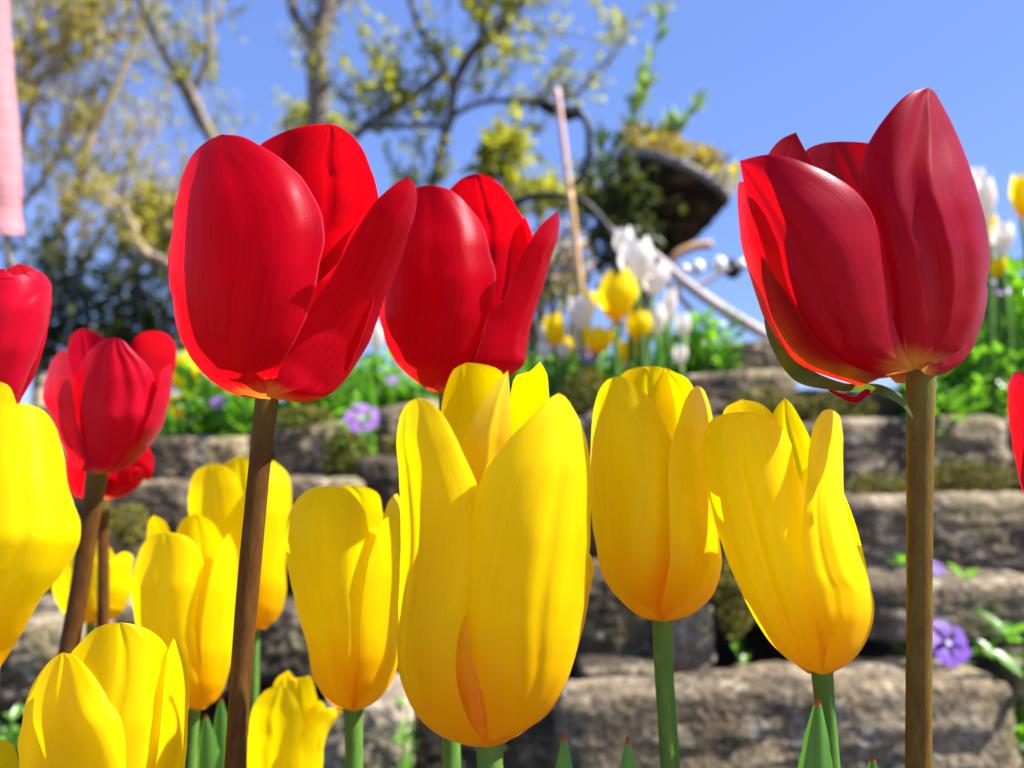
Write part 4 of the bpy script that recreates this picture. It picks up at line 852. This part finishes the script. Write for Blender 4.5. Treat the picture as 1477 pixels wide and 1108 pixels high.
def strap_plant(x, y0, y1, d, n, label, seed, wpx=16):
    rnd = random.Random(seed)
    c = P(x, y1, d); root = Vector((c.x, c.y, float(ground_z(c.x, c.y)) - 0.005))
    pl = thing('leaf_tuft', label, 'plant', root, 'tufts of strap leaves in the upper bed')
    for k in range(n):
        a = rnd.uniform(-1, 1)
        tip = P(x + a * 40, y0 + abs(a) * 25 + rnd.uniform(0, 25), d + rnd.uniform(-0.04, 0.04))
        blade(pl, root + Vector((a * 0.012, rnd.uniform(-0.01, 0.01), 0)), tip, wpx * d / F * 1.3, M['strap'], fold=0.3, lean=(-a * 0.008, 0, 0.01), n=14)
strap_plant(548, 505, 610, 0.80, 8, 'upright tuft of bright strap leaves between the two big red tulips', 71)
strap_plant(500, 545, 620, 0.82, 6, 'shorter strap leaves behind the tall red tulip', 72)
strap_plant(905, 470, 560, 0.86, 7, 'strap leaves under the yellow and white tulips', 73)
strap_plant(1470, 380, 520, 0.84, 5, 'dark broad leaves against the sky at the right frame edge', 74, 24)
strap_plant(250, 545, 620, 0.84, 6, 'strap leaves behind the small red tulip', 75)

def far_tulip(x, y, w, h, d, mat, label, seed, opening=0.0, tilt=0.0):
    """a whole tulip of six petals with stem and leaf, seen small"""
    rnd = random.Random(seed)
    c = P(x, y, d); rad = w / 2 * d / F; H = h * d / F
    base = c + Vector((0, 0, -H / 2))
    gx, gy = base.x + rnd.uniform(-0.01, 0.01), base.y
    root = Vector((gx, gy, float(ground_z(gx, gy))))
    tl = thing('tulip', label, 'tulip', root, 'tulips in the upper bed')
    rot = rnd.uniform(0, 6.28)
    for k in range(6):
        inner = k % 2; ph = rot + k * math.pi / 3
        nt_, nu = 14, 9; V = []; UV = []
        for i in range(nt_):
            t = i / (nt_ - 1)
            rr = rad * (0.92 if inner else 1.0) * (0.12 + 0.88 * math.sin(min(1, t * 1.5) * math.pi / 2) ** 0.8) * (1 - (0.30 - opening) * max(0, t - 0.55) / 0.45)
            hw = 0.66 * math.sin(math.pi * (0.10 + 0.80 * t)) ** 0.6 * math.sqrt(max(0, 1 - t ** 7))
            for j in range(nu):
                v = -1 + 2 * j / (nu - 1); a = ph + hw * v
                z = H * t * (1.0 if not inner else 0.96) * (1 + 0.03 * math.sin(seed + k * 2))
                p = Vector((math.cos(a) * rr, math.sin(a) * rr, z))
                p.x += tilt * z
                V.append(tuple(base + p)); UV.append((j / (nu - 1), t))
        mesh_obj('petal', V, grid_faces(nt_, nu), mat, tl, True, UV)
    st = curve([tuple(base + Vector((0, 0, H * 0.02))), tuple(base.lerp(root, 0.5) + Vector((rnd.uniform(-0.006, 0.006), 0, 0))), tuple(root)], 12)
    V, Fc, UV = tube(st, 0.0028, 8); mesh_obj('stem', V, Fc, M['stem_green'], tl, True, UV)
    a = rnd.uniform(-1, 1)
    blade(tl, root, root + Vector((a * 0.03, 0.0, max(0.04, (base.z - root.z) * 0.8))), 0.016, M['strap'], n=12)
Yl, Wh = M['yellow'], M['white']
for k, (x, y, w, h, d, mt, lab, op, ti) in enumerate([
    (887, 428, 62, 78, 0.78, Yl, 'largest yellow tulip of the upper bed, beside the white ones', 0.0, 0.1),
    (918, 377, 58, 66, 0.80, Wh, 'topmost white tulip beneath the dark planter', 0.05, 0.0),
    (940, 402, 46, 54, 0.82, Wh, 'white tulip touching the topmost white one on its right', 0.0, 0.2),
    (800, 476, 36, 52, 0.80, Yl, 'small yellow tulip right of the second red tulip', 0.0, 0.0),
    (838, 452, 44, 56, 0.80, Wh, 'white tulip between two yellow ones above the purple flower', 0.05, 0.0),
    (848, 437, 30, 40, 0.84, Yl, 'yellow tulip half behind a white one under the bamboo cane', 0.0, 0.0),
    (863, 490, 46, 42, 0.79, Yl, 'wide low yellow tulip just above the purple flower', 0.1, 0.0),
    (921, 470, 40, 48, 0.80, Yl, 'yellow tulip above the strap leaves', 0.0, 0.0),
    (947, 462, 34, 48, 0.82, Wh, 'pinkish white tulip left of the pale branch', 0.0, 0.0),
    (964, 440, 22, 58, 0.83, Wh, 'narrow white tulip bud beside the pale branch', -0.1, 0.1),
    (786, 506, 26, 26, 0.80, Wh, 'small low white tulip right of the second red tulip', 0.2, 0.0),
    (811, 507, 26, 24, 0.80, Wh, 'small low white tulip left of the purple flower', 0.2, 0.0),
    (272, 540, 50, 72, 0.76, Yl, 'yellow tulip between the small red tulip and the tall red one', 0.0, -0.1),
    (292, 560, 34, 48, 0.78, Wh, 'creamy white tulip under the left edge of the tall red one', 0.0, 0.0),
    (544, 484, 28, 46, 0.80, Wh, 'white tulip in the gap between the two big red tulips', 0.0, 0.0),
    (1420, 288, 34, 74, 0.80, Wh, 'white tulip against the sky right of the crimson one', -0.05, 0.0),
    (1442, 345, 36, 54, 0.80, Wh, 'cream tulip below the white one at the right', 0.0, 0.1),
    (1428, 330, 24, 46, 0.82, Yl, 'yellow tulip squeezed behind the cream one at the right', 0.0, 0.0),
    (1440, 386, 24, 34, 0.80, Yl, 'small yellow tulip above the mauve periwinkle at the right', 0.0, 0.0),
    (1474, 283, 32, 72, 0.78, Yl, 'golden tulip at the right frame edge against the sky', 0.0, 0.0),
    (900, 350, 34, 44, 0.84, Wh, 'white tulip bud behind the topmost white one, against the planter', 0.0, 0.0),
    (905, 508, 32, 38, 0.84, Yl, 'yellow tulip low among the strap leaves, under the white ones', 0.05, 0.0),
    (985, 470, 26, 40, 0.86, Wh, 'white tulip in the fork of the pale branch', 0.0, 0.0),
    (815, 500, 26, 34, 0.84, Yl, 'yellow tulip behind the two small low white ones', 0.0, 0.0),
    (982, 512, 22, 30, 0.82, Wh, 'small white tulip among the bushy periwinkle near the pale branch', 0.1, 0.0),
    (1410, 262, 24, 46, 0.86, Wh, 'white tulip bud peeking out behind the crimson petal at right', -0.05, 0.0),
    (258, 585, 26, 36, 0.80, Yl, 'low yellow tulip touching the right side of the small red tulip', 0.0, 0.0),
    (858, 545, 30, 32, 0.80, Yl, 'pale yellow bud low among the dark periwinkle', -0.1, 0.0),
]):
    far_tulip(x, y, w * (0.92 if mt is Wh else 1.0), h, d, mt, lab, 100 + k, op, ti)

# ------------------------------------------------------------------ bamboo cane, iron hook, planter, pale branch, globes
def rod(name, label, cat, pts, d, wpx, mat, nseg=10, n=40, group=None):
    p = [tuple(P(x, y, dd if dd else d)) for x, y, dd in [(q + (None,))[:3] for q in pts]]
    w = [q * d / F / 2 for q in (wpx if isinstance(wpx, (list, tuple)) else [wpx])]
    V, Fc, UV = tube(curve(p, n), w if len(w) > 1 else w[0], nseg)
    o = mesh_obj(name, V, Fc, mat, None, True, UV, p[-1])
    if label: tag(o, label, cat, group)
    return o
root = P(850, 500, 1.30)
cane = thing('bamboo_cane', 'thin tan bamboo cane with a pinkish top, standing against the sky', 'cane', root)
pp = curve([tuple(P(803, 128, 1.30)), tuple(P(822, 280, 1.30)), tuple(P(838, 420, 1.30)), (root.x, root.y, 0.40)], 40)
V, Fc, UV = tube(pp[:13], 0.0052, 10); mesh_obj('tip', V, Fc, M['cane_top'], cane, True, UV)
V, Fc, UV = tube(pp[12:], 0.0056, 10); mesh_obj('shaft', V, Fc, M['cane'], cane, True, UV)
for k in (9, 17, 25):
    V, Fc, UV = tube([tuple(pp[k]), tuple(pp[k] + (pp[k+1] - pp[k]) * 0.25)], 0.0066, 10); mesh_obj('node_ring', V, Fc, M['cane'], cane, True, UV)
hk = thing('garden_hook', 'black bent iron hook with a clamp round the bamboo cane', 'hook', P(880, 330, 1.36))
for nm, pts, w in [('crook', [(776, 150), (800, 154), (824, 160), (842, 168), (850, 200), (848, 232), (836, 258), (828, 268)], 11), ('clamp', [(782, 148), (800, 156), (822, 164), (836, 160)], 20),
                   ('arch', [(722, 312), (750, 290), (792, 282), (838, 290), (862, 310), (884, 340), (890, 400), (893, 520)], 10)]:
    V, Fc, UV = tube(curve([tuple(P(x, y, 1.36)) for x, y in pts], 30), w / 2 * 1.36 / F, 10, lump=0.35, seed=w); mesh_obj(nm, V, Fc, M['iron'], hk, True, UV)

def planter():
    d = 1.75; sc = d / F
    c = P(968, 262, d)
    root = thing('hanging_planter', 'dark ribbed planter with a pale grey rim and orange-yellow plants on top', 'planter', c)
    ax = Vector((0.40, -0.12, 0.90)).normalized()     # tipped to the right
    e1 = ax.orthogonal().normalized(); e1 = Vector((1, 0, 0)) - ax * ax.x; e1.normalize(); e2 = ax.cross(e1)
    Rr = 84 * sc
    def revolve(prof, rib=0):
        V = []; n = 48
        for (r, z) in prof:
            for j in range(n):
                a = j * 6.28318 / n; q = r * (1 + (0.035 if rib and j % 2 else 0))
                V.append(tuple(c + (e1 * math.cos(a) + e2 * math.sin(a)) * q * Rr + ax * z * Rr))
        Fc = [(i*n + j, i*n + (j+1) % n, (i+1)*n + (j+1) % n, (i+1)*n + j) for i in range(len(prof) - 1) for j in range(n)]
        return V, Fc
    prof = [(0.02, -1.42), (0.28, -1.38), (0.44, -1.22), (0.50, -1.20), (0.60, -1.0), (0.66, -0.98), (0.73, -0.76), (0.78, -0.74), (0.84, -0.50), (0.88, -0.48), (0.92, -0.25), (0.95, -0.23), (0.97, 0.0)]
    V, Fc = revolve(prof, 1); mesh_obj('bowl', V, Fc, M['basket'], root)
    V, Fc = revolve([(0.94, -0.04), (1.04, -0.04), (1.06, 0.10), (1.0, 0.12), (0.9, 0.10), (0.88, -0.02)]); mesh_obj('rim', V, Fc, M['rim'], root)
    V, Fc = revolve([(0.01, 0.10), (0.5, 0.08), (0.91, 0.02)]); mesh_obj('potting_soil', V, Fc, M['soil'], root)
    rnd = random.Random(8); B = Bag(); G = Bag(); T = Bag()
    for k in range(520):
        a = rnd.random() * 6.283; r = math.sqrt(rnd.random()) * 1.0
        p = c + (e1 * math.cos(a) + e2 * math.sin(a)) * r * Rr + ax * Rr * rnd.uniform(0.1, 0.60) * (1.1 - 0.3 * r)
        dd = Vector((rnd.gauss(0, 1), rnd.gauss(-0.3, 1), rnd.gauss(0.5, 0.8)))
        leaf_bag(B if rnd.random() < 0.6 else G, p, dd, 0.028 * rnd.uniform(0.6, 1.3), 0.014, rnd)
    B.build('orange_foliage', M['autumn'], root); G.build('green_foliage', M['olive'], root)
    # dark trailing roots and moss on the left side
    D = Bag()
    for k in range(1000):
        p = P(rnd.gauss(902, 27), rnd.gauss(312, 46), d - 0.05 + rnd.uniform(-0.12, 0.12))
        leaf_bag(D, p, Vector((rnd.gauss(0, 1), rnd.gauss(0, 1), rnd.gauss(-0.4, 1))), 0.034 * rnd.uniform(0.6, 1.3), 0.018, rnd)
    D.build('trailing_foliage', M['evergreen'], root)
    H = Bag(); Vh = curve([tuple(P(x, y, d - 0.14)) for x, y in [(966, 385), (972, 372), (990, 360), (1010, 354), (1026, 353)]], 20)
    V, Fc, UV = tube(Vh, 6 * sc, 10); mesh_obj('hoop', V, Fc, M['copper'], root, True, UV)
    V, Fc, UV = tube(curve([tuple(c + ax * -1.38 * Rr), tuple(P(925, 420, d)), (P(915, 480, d).x, c.y, 0.42)], 16), 12 * sc, 10); mesh_obj('post', V, Fc, M['iron'], root, True, UV)
    # tall light green sprigs behind
    for (pts, nl) in [([(898, 300), (905, 210), (925, 120), (955, 35)], 60), ([(890, 300), (880, 230), (905, 180), (930, 130)], 45), ([(915, 290), (940, 240), (975, 190), (1006, 152)], 45), ([(885, 310), (868, 240), (872, 190)], 30), ([(930, 280), (955, 230), (965, 180)], 30), ([(905, 300), (915, 230), (945, 205)], 34)]:
        cv = curve([tuple(P(x, y, d + 0.12)) for x, y in pts], 30)
        V, Fc, UV = tube(cv, [0.0045, 0.0015], 6); T.add(V, Fc, UV)
        for q in range(nl):
            i = rnd.randrange(8, 30); p = Vector(cv[i]); t = Vector(cv[i] - cv[i-1]).normalized()
            leaf_bag(S_B, p, t + Vector((rnd.gauss(0, 0.6), rnd.gauss(0, 0.6), 0.2)), 0.052 * rnd.uniform(0.6, 1.3), 0.015, rnd)
    T.build('sprig_stem', M['stem_green'], root); S_B.build('sprig_foliage', M['sprig'], root)
S_B = Bag()
planter()

br = thing('fallen_branch', 'pale bare forked branch slanting down to the dark brown stone', 'branch', P(1108, 488, 1.02))
for nm, pts, w in [('limb', [(880, 330), (945, 370), (985, 405), (1040, 445), (1085, 472), (1120, 492)], [8, 13, 15, 17, 17]), ('side_twig', [(985, 405), (965, 430), (955, 470), (965, 520), (985, 560)], [12, 9, 8]),
                   ('side_twig', [(1000, 416), (1030, 400), (1052, 386)], [9, 6]), ('side_twig', [(960, 405), (1000, 450), (1040, 485), (1070, 505)], [10, 8])]:
    V, Fc, UV = tube(curve([tuple(P(x, y, 1.0)) for x, y in pts], 24), [q / 2 / F for q in w], 10, lump=0.15, seed=len(pts)); mesh_obj(nm, V, Fc, M['palewood'], br, True, UV)
gl = thing('globe_string', 'string of small white globes hanging by the crimson tulip', 'light string', P(1058, 388, 1.2))
V, Fc, UV = tube(curve([tuple(P(x, y, 1.2)) for x, y in [(930, 372), (985, 388), (1037, 384), (1070, 388), (1130, 372)]], 20), 0.0016, 6); mesh_obj('wire', V, Fc, M['iron'], gl, True, UV)
def ball(c, r, mat, par, name):
    V = []; n, m = 16, 10
    for a in range(m + 1):
        ph = -math.pi/2 + math.pi * a / m
        for b in range(n):
            th = b * 6.28318 / n; V.append(tuple(c + Vector((math.cos(ph)*math.cos(th), math.cos(ph)*math.sin(th), math.sin(ph) * 1.12)) * r))
    return mesh_obj(name, V, [(a*n + b, a*n + (b+1) % n, (a+1)*n + (b+1) % n, (a+1)*n + b) for a in range(m) for b in range(n)], mat, par)
for x, y, r in [(1037, 382, 11), (1006, 386, 10), (988, 390, 8), (1070, 382, 8)]:
    ball(P(x, y, 1.19), r * 1.2 / F, M['globe'], gl, 'globe')
ball(P(1057, 388, 1.19), 13 * 1.2 / F, M['iron'], gl, 'socket')

# ------------------------------------------------------------------ pink cloth at the left edge
def pink():
    d = 0.42; root = thing('cloth_sleeve', 'pale pink ribbed cloth sleeve hanging at the top left edge', 'cloth', P(-20, 340, d))
    prof = [(-700, 60), (-300, 40), (-60, 34), (0, 35), (60, 38), (120, 42), (160, 46), (200, 50), (240, 52), (270, 55), (300, 54), (318, 58), (333, 60)]
    V = []; UV = []; n = 64; rows = 150
    ys = np.linspace(-700, 333, rows); rr = np.interp(ys, [a for a, b in prof], [b for a, b in prof])
    for i, (y, r) in enumerate(zip(ys, rr)):
        for j in range(n):
            a = j * 6.28318 / n
            q = r * (1 + 0.05 * math.sin(3 * a + y * 0.012) + 0.03 * noise.noise(Vector((math.cos(a) * 2, math.sin(a) * 2, y * 0.03))) + 0.009 * math.sin(y * 0.30 + 1.5 * math.sin(a)) )
            yy = y + (6 * math.cos(a * 1 + 0.6) if i > rows - 8 else 0)
            V.append(PA(-22 + q * math.cos(a), yy, d * (1 + q * math.sin(a) / F)).tolist()); UV.append((j / n, i / rows))
    Fc = [(i*n + j, i*n + (j+1) % n, (i+1)*n + (j+1) % n, (i+1)*n + j) for i in range(rows - 1) for j in range(n)]
    mesh_obj('sleeve', V, Fc, M['pink'], root, True, UV)
    V = []
    for i, (y, k) in enumerate([(331, 0.95), (324, 0.90), (300, 0.80), (270, 0.72)]):
        for j in range(n):
            a = j * 6.28318 / n; q = 60 * k * (1 + 0.05 * math.sin(3 * a + y * 0.012))
            V.append(PA(-22 + q * math.cos(a), y + 6 * math.cos(a + 0.6) * (i == 0), d * (1 + q * math.sin(a) / F)).tolist())
    mesh_obj('lining', V, [(i*n + j, i*n + (j+1) % n, (i+1)*n + (j+1) % n, (i+1)*n + j) for i in range(3) for j in range(n)], M['lining'], root)
    V = []
    for i in range(14):
        t = i / 13; y = 318 + 80 * t; q0 = 54 + 22 * t ** 1.4
        for j in range(n):
            a = j * 6.28318 / n; q = q0 * (1 + 0.02 * math.sin(4 * a + 3 * t))
            V.append(PA(-22 + q * math.cos(a), y, d * (1 + q * math.sin(a) / F)).tolist())
    mesh_obj('clear_film', V, [(i*n + j, i*n + (j+1) % n, (i+1)*n + (j+1) % n, (i+1)*n + j) for i in range(13) for j in range(n)], M['film'], root)
    V, Fc, UV = tube(curve([tuple(P(-260, -640, d)), tuple(P(-120, -640, d)), tuple(P(-22, -660, d))], 10), 0.004, 8); mesh_obj('hanging_bar', V, Fc, M['cane'], root, True, UV)
    V, Fc, UV = tube([tuple(P(-260, -700, d)), (P(-260, 0, d).x, P(-260, 0, d).y, 0.0)], 0.006, 8); mesh_obj('pole', V, Fc, M['cane'], root, True, UV)
pink()

# ------------------------------------------------------------------ trees and shrubs
def tree(name, label, d, limbs, bark, leafmat, twigs, leaves, leafsize, seed, spread=0.5, up=0.5, depth=0.5, twigmat=None, sub=3, twl=(0.15, 0.5), cat='tree', twr=0.006, foot=None):
    """limbs: (photo path, width at start, width at end); the first one is carried down to the soil"""
    rnd = random.Random(seed)
    x0, y0 = limbs[0][0][0]
    b = P(x0 if foot is None else foot, y0, d)
    gz = float(ground_z(b.x, b.y)) if abs(b.y) < 80 else 0.43
    t = thing(name, label, cat, Vector((b.x, b.y, gz)), None)
    B = Bag(); TW = Bag(); LF = Bag(); ends = []
    for k, (path, w0, w1) in enumerate(limbs):
        dz = 0 if k == 0 else rnd.uniform(-0.10, 0.10) * depth
        pts = [P(x, y, d + dz * min(1, i / 2)) for i, (x, y) in enumerate(path)]
        if k == 0: pts = [Vector((b.x, b.y, gz - 0.05))] + pts
        c = curve([tuple(p) for p in pts], 34)
        V, Fc, UV = tube(c, [w0 / 2 * d / F * (1.25 if k == 0 else 1), w0 / 2 * d / F, (w0 + w1) / 4 * d / F, w1 / 2 * d / F], 12, lump=0.22, seed=seed + k)
        B.add(V, Fc, UV); ends.append(c)
    def twig(p, dr, L, r, lev):
        q = [p]; dd = Vector(dr).normalized()
        for i in range(5):
            dd = (dd + Vector((rnd.gauss(0, 0.16), rnd.gauss(0, 0.16), rnd.gauss(0.05, 0.14)))).normalized()
            q.append(q[-1] + dd * L / 5)
        V, Fc, UV = tube(np.array([tuple(a) for a in q]), [r, r * 0.45], 5, cap=False); TW.add(V, Fc, UV)
        if lev > 0:
            for i in range(sub):
                a = rnd.choice(q[1:]); nd = dd + Vector((rnd.gauss(0, spread), rnd.gauss(0, spread), rnd.gauss(up * 0.5, spread * 0.7)))
                twig(a, nd, L * rnd.uniform(0.4, 0.75), r * 0.6, lev - 1)
        for i in range(leaves):
            a = q[rnd.randrange(2, 6)]
            leaf_bag(LF, a + Vector((rnd.gauss(0, 0.012), rnd.gauss(0, 0.012), rnd.gauss(0, 0.012))), dd + Vector((rnd.gauss(0, 0.8), rnd.gauss(0, 0.8), rnd.gauss(0.2, 0.7))), leafsize * rnd.uniform(0.6, 1.4), leafsize * 0.5, rnd)
    for k in range(twigs):
        c = ends[rnd.randrange(len(ends))]; i = rnd.randrange(8 if c is ends[0] else 3, len(c) - 1)
        tg = Vector(c[i] - c[i - 1]).normalized()
        dr = tg * 0.5 + Vector((rnd.gauss(0, spread), rnd.gauss(0, spread), rnd.gauss(up, spread)))
        twig(Vector(c[i]), dr, rnd.uniform(*twl), twr, 1)
    B.add(np.concatenate(TW.v), TW.f, TW.uv); B.build('trunk', bark, t)
    if LF.n: LF.build('crown', leafmat, t)
    return t

tree('tree', 'forked bare tree with a dark knot rising behind the tall red tulip', 4.6,
     [([(330, 300), (312, 215), (280, 165), (262, 120), (240, 85), (222, 50), (205, 10), (190, -60)], 12, 9), ([(308, 205), (290, 165), (272, 130), (255, 112)], 13, 19), ([(276, 135), (296, 98), (303, 60), (300, 10), (310, -50)], 11, 6)],
     M['bark'], M['spring'], 26, 5, 0.05, 201, twl=(0.2, 0.5))
tree('tree', 'pale grey trunk forking at the top edge above the tall red tulip', 4.2,
     [([(462, 300), (460, 180), (457, 110), (458, 60), (472, 10), (490, -50)], 31, 28), ([(455, 70), (440, 45), (425, 20), (415, -30)], 17, 12), ([(466, 30), (480, 5), (500, -20)], 20, 10)],
     M['bark'], M['spring'], 20, 4, 0.05, 202, twl=(0.15, 0.45))
tree('tree', 'dark branching tree with spreading arms in the middle of the sky', 4.0,
     [([(612, 330), (626, 260), (640, 200), (652, 160), (650, 120), (640, 100), (622, 70), (605, 40), (592, 0), (575, -60)], 16, 8), ([(652, 130), (668, 95), (690, 65), (720, 40), (755, 0), (780, -40)], 15, 8),
      ([(645, 175), (665, 160), (700, 147), (760, 147), (800, 150), (850, 120), (900, 60)], 8, 3), ([(640, 105), (600, 135), (560, 160), (530, 180), (510, 200)], 12, 10), ([(640, 180), (600, 182), (560, 182), (530, 185)], 8, 7), ([(690, 65), (700, 30), (690, -20)], 10, 6)],
     M['bark_dark'], M['spring'], 100, 6, 0.05, 203, twl=(0.15, 0.45), spread=0.6, twr=0.004)
tree('tree', 'hazy tangle of thin tan twigs with sparse olive leaves at the upper left', 5.2,
     [([(60, 480), (70, 380), (110, 280), (130, 200), (170, 120), (200, 40), (220, -60)], 14, 6), ([(20, 430), (10, 300), (30, 200), (60, 110), (100, 40), (130, -40)], 12, 6), ([(40, 120), (90, 95), (150, 60), (210, 50)], 9, 4), ([(90, 420), (150, 330), (190, 240), (215, 180)], 8, 3),
      ([(30, 300), (80, 230), (100, 150), (120, 90)], 8, 3), ([(-20, 260), (20, 150), (50, 60), (60, -40)], 9, 5), ([(150, 440), (190, 390), (230, 330), (250, 280)], 9, 4)],
     M['twig'], M['olive'], 190, 6, 0.05, 204, twl=(0.25, 0.7), spread=0.6, twr=0.0045, sub=3)
tree('tree', 'pale crooked limb curving in front of the dark evergreen at left', 3.6,
     [([(265, 420), (240, 378), (215, 368), (196, 345), (188, 318), (180, 310)], 14, 13), ([(188, 318), (170, 290), (150, 280)], 8, 4)],
     M['twig'], M['olive'], 8, 5, 0.04, 205, twl=(0.1, 0.25))

def shrub(label, x, y, w, h, d, n, mat, size, seed, name='shrub', stems=7, dense=1.0):
    rnd = random.Random(seed)
    c = P(x, y, d); rx = w / 2 * d / F; rz = h / 2 * d / F
    root = Vector((c.x, c.y, 0.43)); t = thing(name, label, 'shrub', root, None)
    T = Bag(); L = Bag(); cl = []
    for k in range(stems):
        a = rnd.random() * 6.283; r = rnd.random() ** 0.6
        e = Vector((c.x + rx * r * math.cos(a), c.y + rx * 0.7 * r * math.sin(a), c.z + rz * rnd.uniform(-0.3, 0.9) * (1 - 0.3 * r)))
        V, Fc, UV = tube(curve([tuple(root), tuple(root.lerp(e, 0.5) + Vector((rnd.gauss(0, 0.05), 0, 0.05))), tuple(e)], 10), [0.014, 0.004], 6); T.add(V, Fc, UV)
    for k in range(max(10, int(26 * dense))):
        a = rnd.random() * 6.283; ph = math.asin(rnd.uniform(-1, 1)); r = rnd.uniform(0.35, 1.0)
        cl.append((Vector((c.x + rx * r * math.cos(a) * math.cos(ph), c.y + rx * 0.8 * r * math.sin(a) * math.cos(ph), c.z + rz * r * math.sin(ph))), rnd.uniform(0.16, 0.38) * min(rx, rz)))
    for k in range(n):
        q, s = rnd.choice(cl)
        p = q + Vector((rnd.gauss(0, s), rnd.gauss(0, s), rnd.gauss(0, s)))
        leaf_bag(L, p, Vector((rnd.gauss(0, 1), rnd.gauss(0, 1), rnd.gauss(0.4, 0.8))), size * rnd.uniform(0.6, 1.4), size * 0.5, rnd)
    T.build('stems', M['bark_dark'], t); L.build('foliage', mat, t)
    return t
shrub('dark evergreen shrub behind the small red tulip at left', 150, 450, 260, 200, 4.4, 2600, M['evergreen'], 0.07, 301, dense=1.6)
shrub('olive shrub behind the left edge of the tall red tulip', 235, 335, 120, 110, 4.2, 800, M['olive'], 0.06, 302)
shrub('low dark shrub hiding behind the tall red tulip bloom', 380, 470, 260, 200, 4.6, 1500, M['evergreen'], 0.07, 303)
shrub('round yellow-green bush at the foot of the pale grey trunk', 445, 172, 120, 44, 4.8, 420, M['spring'], 0.05, 304)
shrub('yellow-green spiky bush between the second red tulip and the bamboo cane', 725, 225, 70, 110, 3.0, 420, M['spring'], 0.055, 305)
shrub('loose yellow-green bush behind the bamboo cane', 790, 285, 190, 90, 3.2, 700, M['spring'], 0.05, 306)
shrub('thin olive bush low behind the white tulips', 790, 400, 130, 110, 3.0, 420, M['olive'], 0.045, 307)
shrub('pale tan bush left of the white tulips', 820, 370, 90, 90, 2.6, 160, M['twig'], 0.04, 308)
